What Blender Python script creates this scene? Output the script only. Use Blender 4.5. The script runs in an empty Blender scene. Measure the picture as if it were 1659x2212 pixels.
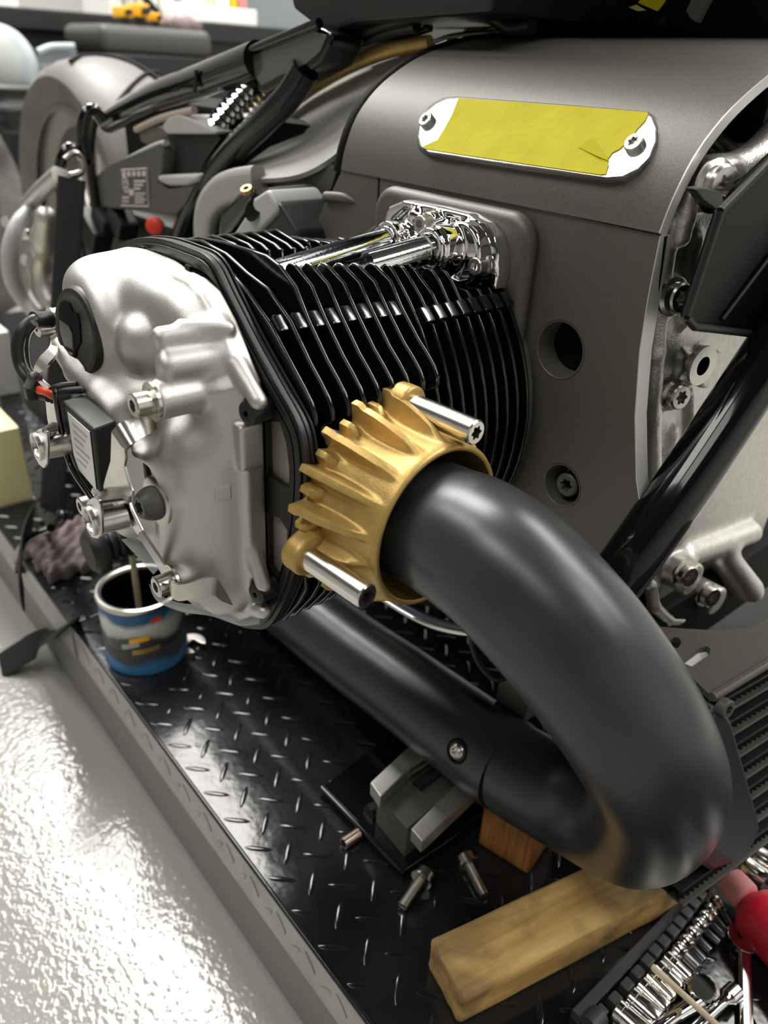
import bpy, bmesh, math, random
import numpy as np
from mathutils import Vector, Matrix

# ------------------------------------------------------------------ camera, world, lights, exposure
scene = bpy.context.scene
COL = scene.collection
random.seed(7)

F_PX, PPX, PPY = 1660.0, 829.5, 1106.0            # focal length and principal point for 1659 x 2212
_dr = np.array([-1630.0, -1046.0, 1660.0]); _dr /= np.linalg.norm(_dr)     # direction to the rear of the bike
_dd = np.array([-150.0, 2869.0, 1660.0]); _dd -= _dr * _dd.dot(_dr); _dd /= np.linalg.norm(_dd)
_ex, _ez = -_dr, -_dd
_ey = np.cross(_ez, _ex)
ROT = np.stack([_ex, _ey, _ez])                   # world <- camera (x right, y down, z forward)
CAM = np.array([0.399, -0.375, 0.197])            # X forward, Y to the bike's left, Z up; origin on the cylinder axis

cam_data = bpy.data.cameras.new('camera')
cam_data.sensor_fit = 'HORIZONTAL'
cam_data.sensor_width = 36.0
cam_data.lens = 36.0 * F_PX / 1659.0
cam_data.clip_start = 0.02
cam_data.clip_end = 60
cam_data.dof.use_dof = True
cam_data.dof.focus_distance = 0.44
cam_data.dof.aperture_fstop = 9.5
cam = bpy.data.objects.new('camera', cam_data)
COL.objects.link(cam)
_m = Matrix.Identity(4)
for _i in range(3):
    _m[_i][0], _m[_i][1], _m[_i][2], _m[_i][3] = ROT[_i][0], -ROT[_i][1], -ROT[_i][2], CAM[_i]
cam.matrix_world = _m
scene.camera = cam

world = bpy.data.worlds.new('world')
scene.world = world
world.use_nodes = True
world.node_tree.nodes['Background'].inputs[0].default_value = (0.9, 0.93, 1.0, 1)
world.node_tree.nodes['Background'].inputs[1].default_value = 0.05

FLOOR_Z, TABLE_Z, CEIL_Z = -0.51, -0.36, 2.35

def troffer(x, y, power, sx=1.2, sy=0.6):
    l = bpy.data.lights.new('ceiling_panel_light', 'AREA')
    l.shape = 'RECTANGLE'; l.size = sx; l.size_y = sy
    l.energy = power; l.color = (1.0, 0.975, 0.93)
    o = bpy.data.objects.new('ceiling_panel_light', l)
    o.location = (x, y, CEIL_Z - 0.03)
    COL.objects.link(o)

for _x in (-2.8, -1.6):
    troffer(_x, 0.42, 56, 1.2, 0.95)
for _x, _p in ((-2.8, 16), (-1.6, 16), (-0.2, 15), (1.2, 8)):
    troffer(_x, -1.0 if _x < -1 else -1.5, _p)
for _x, _p in ((-2.8, 24), (-1.6, 24), (1.9, 45)):
    troffer(_x, 2.4, _p)
troffer(0.5, 1.65, 50, 1.8, 0.6)  # panel added to put bright highlights on the fin edges
troffer(2.1, 0.9, 16, 1.2, 0.5)  # panel added to brighten the cast front housing

scene.view_settings.view_transform = 'Standard'
scene.view_settings.look = 'None'
scene.view_settings.exposure = 0.62
scene.view_settings.gamma = 1.0
scene.view_settings.use_curve_mapping = False

# ------------------------------------------------------------------ helpers
V = Vector

def ray(u, v):
    return ROT @ np.array([(u - PPX) / F_PX, (v - PPY) / F_PX, 1.0])

def at(u, v, ax, val):
    """the point of the plane ax = val that is seen at (u, v)"""
    d = ray(u, v); i = 'xyz'.index(ax)
    return V(CAM + d * (val - CAM[i]) / d[i])

def dep(u, v, t):
    return V(CAM + ray(u, v) * t)

def atl(pts, ax, val):
    return [at(u, v, ax, val) for u, v in pts]

def link(o, parent=None):
    COL.objects.link(o)
    if parent is not None:
        o.parent = parent
    return o

def tag(o, label=None, cat=None, group=None, kind=None):
    if label: o['label'] = label
    if cat: o['category'] = cat
    if group: o['group'] = group
    if kind: o['kind'] = kind
    return o

def empty(name, loc=(0, 0, 0)):
    o = bpy.data.objects.new(name, None)
    o.empty_display_size = 0.05
    COL.objects.link(o)
    # things keep their parts in world coordinates; the empty marks the thing's base
    o.location = loc
    return o

def place(o, parent):
    COL.objects.link(o)
    if parent is not None:
        o.parent = parent
        w = V((0, 0, 0)); p = parent
        while p is not None:
            w += p.location; p = p.parent
        o.location = -w          # children are modelled in world coordinates
    return o

def obj_from(name, me, mat, parent=None, sharp=35):
    me.materials.clear()
    me.materials.append(mat)
    for p in me.polygons: p.use_smooth = True
    if sharp is not None:
        me.set_sharp_from_angle(angle=math.radians(sharp))
    o = bpy.data.objects.new(name, me)
    return place(o, parent)

def mesh(name, verts, faces, mat, parent=None, sharp=35, recalc=True):
    me = bpy.data.meshes.new(name)
    me.from_pydata([tuple(v) for v in verts], [], faces)
    if recalc:
        bm = bmesh.new(); bm.from_mesh(me)
        bmesh.ops.recalc_face_normals(bm, faces=bm.faces[:])
        bm.to_mesh(me); bm.free()
    me.update()
    return obj_from(name, me, mat, parent, sharp)

def bm_obj(name, bm, mat, parent=None, sharp=35):
    bmesh.ops.recalc_face_normals(bm, faces=bm.faces[:])
    me = bpy.data.meshes.new(name)
    bm.to_mesh(me); bm.free()
    return obj_from(name, me, mat, parent, sharp)

def spline(pts, n=6, closed=False):
    P = [V(p) for p in pts]; out = []
    N = len(P)
    for i in range(N if closed else N - 1):
        if closed:
            p0, p1, p2, p3 = P[(i - 1) % N], P[i], P[(i + 1) % N], P[(i + 2) % N]
        else:
            p0, p1, p2, p3 = P[max(i - 1, 0)], P[i], P[i + 1], P[min(i + 2, N - 1)]
        for k in range(n):
            t = k / n
            out.append(0.5 * ((2 * p1) + (p2 - p0) * t + (2 * p0 - 5 * p1 + 4 * p2 - p3) * t * t + (3 * p1 - p0 - 3 * p2 + p3) * t ** 3))
    if not closed: out.append(P[-1].copy())
    return out

def bevel_bm(bm, w, seg=2, ang=30):
    if w <= 0: return
    es = [e for e in bm.edges if len(e.link_faces) == 2 and e.calc_face_angle(0) > math.radians(ang)]
    if es:
        bmesh.ops.bevel(bm, geom=es, offset=w, segments=seg, profile=0.5, affect='EDGES', clamp_overlap=True)

def prism(name, pts, vec, mat, parent=None, bevel=0.0, seg=2, holes=(), sharp=35):
    """a flat outline (with holes) given a thickness"""
    bm = bmesh.new(); vec = V(vec)
    loops = []
    for loop in [pts] + list(holes):
        vs = [bm.verts.new(V(p)) for p in loop]
        loops.append(vs)
    if not holes:
        f = bm.faces.new(loops[0])
        faces = [f]
    else:
        es = []
        for vs in loops:
            for i in range(len(vs)):
                es.append(bm.edges.new((vs[i], vs[(i + 1) % len(vs)])))
        r = bmesh.ops.triangle_fill(bm, use_beauty=True, use_dissolve=False, edges=es)
        faces = [g for g in r['geom'] if isinstance(g, bmesh.types.BMFace)]
    r = bmesh.ops.extrude_face_region(bm, geom=faces)
    nv = [g for g in r['geom'] if isinstance(g, bmesh.types.BMVert)]
    bmesh.ops.translate(bm, vec=vec, verts=nv)
    bmesh.ops.recalc_face_normals(bm, faces=bm.faces[:])
    bevel_bm(bm, bevel, seg)
    return wnorm(bm_obj(name, bm, mat, parent, sharp), bevel)

def wnorm(o, bevel):
    if bevel:
        w = o.modifiers.new('weighted_normals', 'WEIGHTED_NORMAL'); w.keep_sharp = True; w.weight = 80
    return o

def box(name, c, size, mat, parent=None, bevel=0.0, rot=None, seg=2):
    bm = bmesh.new()
    bmesh.ops.create_cube(bm, size=1.0)
    for v in bm.verts: v.co = V((v.co.x * size[0], v.co.y * size[1], v.co.z * size[2]))
    bevel_bm(bm, bevel, seg)
    if rot is not None:
        bmesh.ops.rotate(bm, verts=bm.verts[:], cent=(0, 0, 0), matrix=rot)
    bmesh.ops.translate(bm, vec=V(c), verts=bm.verts[:])
    return wnorm(bm_obj(name, bm, mat, parent), bevel)

def frame_of(axis, up=(0, 0, 1)):
    a = V(axis).normalized(); u = V(up)
    if abs(a.dot(u)) > 0.95: u = V((1, 0, 0))
    e1 = a.cross(u).normalized(); e2 = a.cross(e1).normalized()
    return a, e1, e2

def lathe(name, prof, origin, axis, mat, parent=None, segs=32, sharp=35, radfn=None, arc=None):
    """prof: list of (radius, height along axis); closed at both ends where radius is 0"""
    a, e1, e2 = frame_of(axis); o = V(origin)
    verts, faces = [], []
    rings = []
    full = arc is None
    n = segs
    for k, (r, h) in enumerate(prof):
        if r <= 1e-9:
            rings.append([len(verts)]); verts.append(o + a * h)
        else:
            ids = []
            for i in range(n if full else n + 1):
                t = (2 * math.pi * i / n) if full else arc[0] + (arc[1] - arc[0]) * i / n
                rr = r if radfn is None else radfn(k, r, t)
                ids.append(len(verts)); verts.append(o + a * h + (e1 * math.cos(t) + e2 * math.sin(t)) * rr)
            rings.append(ids)
    for A, B in zip(rings, rings[1:]):
        m = n
        if len(A) == 1 and len(B) == 1: continue
        for i in range(m):
            j = (i + 1) % n if full else i + 1
            if len(A) == 1: faces.append((A[0], B[i], B[j]))
            elif len(B) == 1: faces.append((A[i], A[j], B[0]))
            else: faces.append((A[i], A[j], B[j], B[i]))
    return mesh(name, verts, faces, mat, parent, sharp)

def tube(name, pts, r, mat, parent=None, segs=16, n=6, smooth=True, caps=True, flat=None, sharp=50):
    """round (or flattened, flat=(w, h, up)) sweep along a path; r may be a list"""
    rs = r if isinstance(r, (list, tuple)) else [r] * len(pts)
    if smooth and len(pts) > 2:
        q = spline([(*p, ) for p in pts], n)
        rr = []
        for i in range(len(pts) - 1):
            for k in range(n): rr.append(rs[i] + (rs[i + 1] - rs[i]) * k / n)
        rr.append(rs[-1])
    else:
        q = [V(p) for p in pts]; rr = list(rs)
    N = len(q); T = []
    for i in range(N):
        t = q[min(i + 1, N - 1)] - q[max(i - 1, 0)]
        T.append(t.normalized())
    up = V(flat[2]) if flat else V((0, 0, 1))
    if abs(T[0].dot(up)) > 0.95: up = V((0, 1, 0))
    e = (up - T[0] * up.dot(T[0])).normalized()
    verts, faces = [], []
    for i in range(N):
        if flat:
            u2 = V(flat[2]); e = u2 - T[i] * u2.dot(T[i])
            e = e.normalized() if e.length > 1e-4 else T[i].orthogonal().normalized()
        else:
            e = e - T[i] * e.dot(T[i]); e.normalize()
        b = T[i].cross(e)
        for k in range(segs):
            a = 2 * math.pi * k / segs
            if flat:
                ca, sa = math.cos(a), math.sin(a)
                p = 4.0
                den = (abs(ca) ** p + abs(sa) ** p) ** (1 / p)
                verts.append(q[i] + b * (ca / den * flat[0] / 2) + e * (sa / den * flat[1] / 2))
            else:
                verts.append(q[i] + (e * math.cos(a) + b * math.sin(a)) * rr[i])
    for i in range(N - 1):
        for k in range(segs):
            k2 = (k + 1) % segs
            faces.append((i * segs + k, i * segs + k2, (i + 1) * segs + k2, (i + 1) * segs + k))
    if caps:
        faces.append(tuple(range(segs)))
        faces.append(tuple((N - 1) * segs + k for k in range(segs)))
    return mesh(name, verts, faces, mat, parent, sharp)

def loft(name, curves, mat, parent=None, thick=0.0, n=6, m=6, sharp=40):
    """smooth skin through a list of curves (each a list of points), given thickness along its normals"""
    cs = [spline(c, n) if n > 1 else [V(p) for p in c] for c in curves]
    cols = []
    for j in range(len(cs[0])):
        col = [c[j] for c in cs]
        cols.append(spline(col, m) if (m > 1 and len(col) > 1) else col)
    W, H = len(cols), len(cols[0])
    verts = [cols[i][j] for i in range(W) for j in range(H)]
    faces = [(i * H + j, (i + 1) * H + j, (i + 1) * H + j + 1, i * H + j + 1) for i in range(W - 1) for j in range(H - 1)]
    bm = bmesh.new()
    bv = [bm.verts.new(v) for v in verts]
    for f in faces: bm.faces.new([bv[k] for k in f])
    bmesh.ops.recalc_face_normals(bm, faces=bm.faces[:])
    if thick:
        bm.normal_update()
        mid = bm.faces[len(bm.faces) // 2] if False else None
        bm.faces.ensure_lookup_table()
        f = bm.faces[len(bm.faces) // 2]
        if f.normal.dot(V(CAM) - f.calc_center_median()) < 0:
            bmesh.ops.reverse_faces(bm, faces=bm.faces[:])
        bm.normal_update()
        bmesh.ops.solidify(bm, geom=bm.faces[:], thickness=thick)
    return bm_obj(name, bm, mat, parent, sharp)

def bolt(name, pos, axis, r, h, mat, parent=None, kind='torx', washer=0.0, wr=1.4, shank=0.0, flange=False, label=None):
    """a screw with its socket, axis pointing out of the head"""
    segs = 36; rs = r * 0.58; depth = h * 0.6
    a, e1, e2 = frame_of(axis); o = V(pos)
    prof = []
    if shank: prof += [(0, -shank, 0), (r * 0.58, -shank, 0), (r * 0.58, 0, 0)]
    else: prof += [(0, 0, 0)]
    if washer: prof += [(r * wr, 0, 0), (r * wr, washer, 0)]
    b = r * 0.12
    if kind == 'button':
        prof += [(r, washer, 0), (r, washer + h * 0.25, 0), (r * 0.93, washer + h * 0.5, 0), (r * 0.78, washer + h * 0.8, 0), (r * 0.62, washer + h, 0)]
        rs = r * 0.45
    elif flange:
        prof += [(r * 1.25, washer, 0), (r * 1.25, washer + h * 0.2, 0), (r, washer + h * 0.35, 0), (r, washer + h - b, 0), (r - b, washer + h, 0)]
    else:
        prof += [(r, washer, 0), (r, washer + h - b, 0), (r - b, washer + h, 0)]
    H = washer + h
    prof += [(rs, H, 1), (rs * 0.97, H - depth, 1), (0, H - depth * 1.05, 0)]
    verts, faces, rings = [], [], []
    for (rr, hh, star) in prof:
        if rr <= 1e-9:
            rings.append([len(verts)]); verts.append(o + a * hh); continue
        ids = []
        for i in range(segs):
            t = 2 * math.pi * i / segs
            q = rr
            if star:
                if kind == 'hex':
                    q = rr * 0.9 * math.cos(math.pi / 6) / math.cos(((t + math.pi / 6) % (math.pi / 3)) - math.pi / 6) * 1.05
                else:
                    q = rr * (0.86 + 0.16 * math.cos(6 * t))
            ids.append(len(verts)); verts.append(o + a * hh + (e1 * math.cos(t) + e2 * math.sin(t)) * q)
        rings.append(ids)
    for A, B in zip(rings, rings[1:]):
        for i in range(segs):
            j = (i + 1) % segs
            if len(A) == 1: faces.append((A[0], B[j], B[i]))
            elif len(B) == 1: faces.append((A[i], A[j], B[0]))
            else: faces.append((A[i], A[j], B[j], B[i]))
    ob = mesh(name, verts, faces, mat, parent, 30)
    if label: ob['label'] = label
    return ob

# ---- implicit surfaces for cast shapes
def s_box(X, Y, Z, c, h, r=0.0):
    qx, qy, qz = abs(X - c[0]) - h[0] + r, abs(Y - c[1]) - h[1] + r, abs(Z - c[2]) - h[2] + r
    return np.sqrt(np.maximum(qx, 0) ** 2 + np.maximum(qy, 0) ** 2 + np.maximum(qz, 0) ** 2) + np.minimum(np.maximum(qx, np.maximum(qy, qz)), 0) - r

def s_sph(X, Y, Z, c, r):
    return np.sqrt((X - c[0]) ** 2 + (Y - c[1]) ** 2 + (Z - c[2]) ** 2) - r

def s_cap(X, Y, Z, a, b, r, r2=None):
    a = np.array(a); b = np.array(b); ba = b - a; L = ba.dot(ba)
    t = np.clip(((X - a[0]) * ba[0] + (Y - a[1]) * ba[1] + (Z - a[2]) * ba[2]) / L, 0, 1)
    rr = r if r2 is None else r + (r2 - r) * t
    return np.sqrt((X - a[0] - ba[0] * t) ** 2 + (Y - a[1] - ba[1] * t) ** 2 + (Z - a[2] - ba[2] * t) ** 2) - rr

def s_cyl(X, Y, Z, a, b, r, rnd=0.0, r2=None):
    a = np.array(a, float); b = np.array(b, float); ba = b - a; L = np.linalg.norm(ba); d = ba / L
    t = (X - a[0]) * d[0] + (Y - a[1]) * d[1] + (Z - a[2]) * d[2]
    rad = np.sqrt(np.maximum((X - a[0] - d[0] * t) ** 2 + (Y - a[1] - d[1] * t) ** 2 + (Z - a[2] - d[2] * t) ** 2, 0))
    R = r if r2 is None else r + (r2 - r) * np.clip(t / L, 0, 1)
    qx = rad - R + rnd; qy = abs(t - L / 2) - L / 2 + rnd
    return np.sqrt(np.maximum(qx, 0) ** 2 + np.maximum(qy, 0) ** 2) + np.minimum(np.maximum(qx, qy), 0) - rnd

def s_poly(A, B, pts):
    """signed distance to a polygon in the plane of the coordinates A, B"""
    shp = np.broadcast(A, B).shape
    d = np.full(shp, 1e9); s = np.ones(shp); n = len(pts)
    for i in range(n):
        v0, v1 = pts[i], pts[i - 1]
        ex, ey = v1[0] - v0[0], v1[1] - v0[1]
        wx, wy = A - v0[0], B - v0[1]
        t = np.clip((wx * ex + wy * ey) / (ex * ex + ey * ey + 1e-18), 0, 1)
        d = np.minimum(d, (wx - ex * t) ** 2 + (wy - ey * t) ** 2)
        c1, c2, c3 = B >= v0[1], B < v1[1], ex * wy > ey * wx
        fl = (c1 & c2 & c3) | (~c1 & ~c2 & ~c3)
        s = np.where(fl, -s, s)
    return s * np.sqrt(d)

def s_ext(d2, t, lo, hi, r=0.0):
    q1 = d2 + r; q2 = abs(t - (lo + hi) / 2) - (hi - lo) / 2 + r
    return np.sqrt(np.maximum(q1, 0) ** 2 + np.maximum(q2, 0) ** 2) + np.minimum(np.maximum(q1, q2), 0) - r

def smin(a, b, k):
    h = np.clip(0.5 + 0.5 * (b - a) / k, 0, 1)
    return b + (a - b) * h - k * h * (1 - h)

def smax(a, b, k):
    return -smin(-a, -b, k)

def sdf_obj(name, fn, lo, hi, res, mat, parent=None, sharp=None, base=None):
    """naive surface nets over a grid; base = (origin, e1, e2, e3) puts the local grid into the world"""
    ax = [np.arange(lo[i], hi[i] + res, res) for i in range(3)]
    X, Y, Z = ax[0][:, None, None], ax[1][None, :, None], ax[2][None, None, :]
    S = np.broadcast_to(fn(X, Y, Z), (len(ax[0]), len(ax[1]), len(ax[2]))).astype(np.float64)
    ins = S < 0
    nx, ny, nz = S.shape
    cnt = np.zeros((nx - 1, ny - 1, nz - 1), np.int8)
    for i in (0, 1):
        for j in (0, 1):
            for k in (0, 1):
                cnt += ins[i:nx - 1 + i, j:ny - 1 + j, k:nz - 1 + k]
    act = (cnt > 0) & (cnt < 8)
    ci = np.argwhere(act)
    idx = -np.ones(act.shape, np.int64); idx[act] = np.arange(len(ci))
    acc = np.zeros((len(ci), 3)); num = np.zeros(len(ci))
    cor = [(i, j, k) for i in (0, 1) for j in (0, 1) for k in (0, 1)]
    for a in cor:
        for d in range(3):
            if a[d] == 1: continue
            b = list(a); b[d] = 1
            sa = S[ci[:, 0] + a[0], ci[:, 1] + a[1], ci[:, 2] + a[2]]
            sb = S[ci[:, 0] + b[0], ci[:, 1] + b[1], ci[:, 2] + b[2]]
            m = (sa < 0) != (sb < 0)
            t = np.where(m, sa / np.where(m, sa - sb, 1), 0)
            p = np.tile(np.array(a, float), (len(ci), 1)); p[:, d] += t
            acc[m] += p[m]; num[m] += 1
    P = (ci + acc / num[:, None]) * res + np.array(lo)
    F = []
    for d in range(3):
        e1, e2 = (d + 1) % 3, (d + 2) % 3
        A = ins.take(range(S.shape[d] - 1), d); B = ins.take(range(1, S.shape[d]), d)
        ch = np.argwhere(A != B)
        ok = (ch[:, e1] > 0) & (ch[:, e2] > 0) & (ch[:, e1] < S.shape[e1] - 1) & (ch[:, e2] < S.shape[e2] - 1)
        ch = ch[ok]
        o1 = np.zeros(3, int); o1[e1] = 1
        o2 = np.zeros(3, int); o2[e2] = 1
        q = [idx[tuple((ch - o1 - o2).T)], idx[tuple((ch - o2).T)], idx[tuple(ch.T)], idx[tuple((ch - o1).T)]]
        q = np.stack(q, 1)
        flip = ~A[tuple(ch.T)]
        q[flip] = q[flip][:, ::-1]
        F.append(q)
    F = np.concatenate(F)
    if base is not None:
        o, b1, b2, b3 = [np.array(b) for b in base]
        P = o + P[:, :1] * b1 + P[:, 1:2] * b2 + P[:, 2:] * b3
    me = bpy.data.meshes.new(name)
    me.from_pydata(P.tolist(), [], F.tolist())
    me.update()
    return obj_from(name, me, mat, parent, sharp)

# ------------------------------------------------------------------ materials
def mat(name, col, rough=0.5, metal=0.0, var=0.0, vscale=8.0, bump=0.0, bscale=60.0, coat=0.0, coat_r=0.08,
        col2=None, alpha=1.0, emit=0.0, trans=0.0, spec=0.5, rvar=0.0, distort=0.0, detail=4.0, stretch=None, ior=1.45):
    m = bpy.data.materials.new(name); m.use_nodes = True
    nt = m.node_tree; N = nt.nodes; L = nt.links
    b = N['Principled BSDF']
    b.inputs['Base Color'].default_value = (*col, 1)
    b.inputs['Roughness'].default_value = rough
    b.inputs['Metallic'].default_value = metal
    b.inputs['Coat Weight'].default_value = coat
    b.inputs['Coat Roughness'].default_value = coat_r
    b.inputs['Specular IOR Level'].default_value = spec
    b.inputs['Alpha'].default_value = alpha
    b.inputs['IOR'].default_value = ior
    b.inputs['Transmission Weight'].default_value = trans
    if emit:
        b.inputs['Emission Color'].default_value = (*col, 1); b.inputs['Emission Strength'].default_value = emit
    if var or bump or rvar:
        tc = N.new('ShaderNodeTexCoord'); mp = N.new('ShaderNodeMapping')
        L.new(tc.outputs['Object'], mp.inputs['Vector'])
        if stretch: mp.inputs['Scale'].default_value = stretch
    if var:
        nz = N.new('ShaderNodeTexNoise'); nz.inputs['Scale'].default_value = vscale
        nz.inputs['Detail'].default_value = detail; nz.inputs['Distortion'].default_value = distort
        L.new(mp.outputs[0], nz.inputs['Vector'])
        mx = N.new('ShaderNodeMix'); mx.data_type = 'RGBA'
        c2 = col2 if col2 else tuple(c * (1 - var) for c in col)
        c1 = col if col2 else tuple(min(1, c * (1 + var)) for c in col)
        mx.inputs[6].default_value = (*c1, 1); mx.inputs[7].default_value = (*c2, 1)
        rp = N.new('ShaderNodeMapRange'); rp.inputs[1].default_value = 0.35; rp.inputs[2].default_value = 0.65
        L.new(nz.outputs[0], rp.inputs[0]); L.new(rp.outputs[0], mx.inputs[0])
        L.new(mx.outputs[2], b.inputs['Base Color'])
    if rvar:
        n3 = N.new('ShaderNodeTexNoise'); n3.inputs['Scale'].default_value = vscale * 1.7
        L.new(mp.outputs[0], n3.inputs['Vector'])
        r3 = N.new('ShaderNodeMapRange'); r3.inputs[3].default_value = max(0, rough - rvar); r3.inputs[4].default_value = min(1, rough + rvar)
        L.new(n3.outputs[0], r3.inputs[0]); L.new(r3.outputs[0], b.inputs['Roughness'])
    if bump:
        n2 = N.new('ShaderNodeTexNoise'); n2.inputs['Scale'].default_value = bscale; n2.inputs['Detail'].default_value = 2.0
        L.new(mp.outputs[0], n2.inputs['Vector'])
        bp = N.new('ShaderNodeBump'); bp.inputs['Strength'].default_value = bump; bp.inputs['Distance'].default_value = 0.001
        L.new(n2.outputs[0], bp.inputs['Height']); L.new(bp.outputs[0], b.inputs['Normal'])
        if coat: L.new(bp.outputs[0], b.inputs['Coat Normal'])
    return m

MAT = dict(
    cast=mat('cast_aluminium', (0.56, 0.548, 0.52), 0.42, 0.95, var=0.05, vscale=2600, bump=0.2, bscale=3000),
    cast_dull=mat('cast_aluminium_dull', (0.56, 0.545, 0.51), 0.42, 0.85, var=0.08, vscale=200, bump=0.3, bscale=700),
    casing=mat('casing_paint', (0.125, 0.117, 0.104), 0.47, 0.35, var=0.16, vscale=1300, bump=0.12, bscale=1400),
    casing_edge=mat('bare_metal_edge', (0.80, 0.79, 0.76), 0.4, 0.6),
    casing_light=mat('transmission_paint', (0.36, 0.355, 0.33), 0.42, 0.25, var=0.06, vscale=900),
    gloss=mat('gloss_black_paint', (0.0045, 0.0045, 0.005), 0.11, 0.0, coat=0.6, coat_r=0.04),
    fin=mat('gloss_black_fin', (0.004, 0.004, 0.0045), 0.2, 0.0, coat=0.5, coat_r=0.09, bump=0.05, bscale=260),
    satin=mat('satin_black_coating', (0.055, 0.058, 0.064), 0.33, 0.6, var=0.08, vscale=25, rvar=0.04),
    rubber=mat('black_rubber', (0.012, 0.012, 0.012), 0.42, bump=0.06, bscale=500),
    plastic=mat('matt_black_plastic', (0.014, 0.014, 0.014), 0.45, bump=0.06, bscale=900),
    plastic_grey=mat('grey_plastic', (0.085, 0.082, 0.076), 0.45, bump=0.06, bscale=900),
    plastic_lit=mat('pale_lit_grey_plastic', (0.42, 0.42, 0.41), 0.35),  # pale plastic, also paints light onto the starter facet and panel ledge
    dark=mat('dark_interior', (0.004, 0.004, 0.004), 0.6, spec=.12),  # near-black, mostly stands in for shade inside gaps and holes
    chrome=mat('chrome', (0.86, 0.86, 0.86), 0.045, 1.0),
    tube=mat('chrome_tube', (0.80, 0.82, 0.86), 0.10, 1.0, bump=0.05, bscale=500),
    steel=mat('zinc_steel', (0.56, 0.54, 0.50), 0.28, 1.0, var=0.06, vscale=300),
    stainless=mat('stainless_sheet', (0.62, 0.60, 0.56), 0.24, 1.0, var=0.08, vscale=70, bump=0.04, bscale=200),
    gold=mat('gold_anodised', (0.50, 0.335, 0.11), 0.44, 0.55, var=0.08, vscale=140, bump=0.14, bscale=900),
    tape=mat('yellow_masking_tape', (0.56, 0.495, 0.020), 0.7, var=0.06, vscale=45, bump=0.2, bscale=220, spec=.2),
    tape_bright=mat('yellow_tape_fold', (0.58, 0.52, 0.01), 0.6, bump=0.1, bscale=220, spec=.2),
    mirror=mat('polished_plate', (0.80, 0.80, 0.78), 0.16, 1.0),
    frame=mat('frame_black_paint', (0.005, 0.005, 0.0055), 0.10, 0.0, coat=0.25, coat_r=0.03, spec=.35),
    white=mat('white_label', (0.70, 0.70, 0.67), 0.5),
    ink=mat('grey_ink', (0.38, 0.38, 0.36), 0.6),
    icon=mat('label_print', (0.62, 0.55, 0.50), 0.6),
    red=mat('red_plastic', (0.75, 0.06, 0.025), 0.4),
    bronze=mat('bronze_trim', (0.42, 0.27, 0.09), 0.35, 0.5),
    wire_or=mat('orange_wire', (0.75, 0.16, 0.03), 0.45),
    film=mat('clear_film', (0.62, 0.64, 0.66), 0.16, alpha=0.42, spec=0.8),
    tyre=mat('tyre_rubber', (0.14, 0.134, 0.122), 0.5, var=0.2, vscale=14, bump=0.1, bscale=120),
    deck=mat('deck_paint', (0.009, 0.0095, 0.011), 0.13, var=0.5, vscale=10, rvar=0.06, bump=0.15, bscale=90),
    lip=mat('deck_lip_reflection', (0.34, 0.335, 0.31), 0.32, 0.2, var=0.12, vscale=30),  # black lip; the pale floor it reflects is put into the colour
    beam=mat('lift_beam', (0.20, 0.195, 0.18), 0.5),
    wood=None, wood_dark=None,
    socket=mat('socket_chrome', (0.80, 0.775, 0.74), 0.14, 1.0, var=0.08, vscale=80),
    rail=mat('rail_plastic', (0.04, 0.04, 0.042), 0.5),
    bottle=mat('red_bottle', (0.46, 0.012, 0.03), 0.36, var=0.15, vscale=30),
    cap=mat('faded_red_cap', (0.52, 0.20, 0.19), 0.55, var=0.15, vscale=40),
    stick=mat('wood_stick', (0.70, 0.60, 0.40), 0.6, var=0.1, vscale=60),
    strap=mat('strap_webbing', (0.006, 0.006, 0.006), 0.85, bump=0.4, bscale=260),
    yellow=mat('yellow_panel', (0.88, 0.83, 0.42), 0.6),
    offwhite=mat('off_white', (0.74, 0.73, 0.69), 0.5),
    grey=mat('mid_grey', (0.30, 0.30, 0.29), 0.5),
    orange=mat('tool_yellow', (0.85, 0.42, 0.01), 0.45),
    rag=mat('shop_rag', (0.20, 0.155, 0.155), 0.9, var=0.3, vscale=30, bump=0.6, bscale=60),
    bench=mat('black_bench', (0.011, 0.011, 0.013), 0.35),
    wall=mat('painted_wall', (0.42, 0.415, 0.39), 0.7, var=0.02, vscale=3),
    wall_light=mat('light_wall', (0.62, 0.62, 0.60), 0.7, var=0.02, vscale=3),
    wall_grey=mat('grey_blue_wall', (0.22, 0.25, 0.26), 0.6),
    ceiling=mat('ceiling_grey', (0.055, 0.055, 0.054), 0.8),
    bluegrey=mat('blue_grey_paint', (0.35, 0.40, 0.42), 0.35),
)
def floor_mat():
    m = mat('epoxy_floor', (0.33, 0.322, 0.30), 0.10, var=0.04, vscale=3, coat=0.0)
    nt = m.node_tree; N = nt.nodes; L = nt.links
    tc = N.new('ShaderNodeTexCoord'); n = N.new('ShaderNodeTexNoise')
    n.inputs['Scale'].default_value = 150; n.inputs['Detail'].default_value = 1.0
    L.new(tc.outputs['Object'], n.inputs['Vector'])
    bp = N.new('ShaderNodeBump'); bp.inputs['Strength'].default_value = 0.5; bp.inputs['Distance'].default_value = 0.0012
    L.new(n.outputs[0], bp.inputs['Height']); L.new(bp.outputs[0], N['Principled BSDF'].inputs['Normal'])
    return m
MAT['floor'] = floor_mat()

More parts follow.
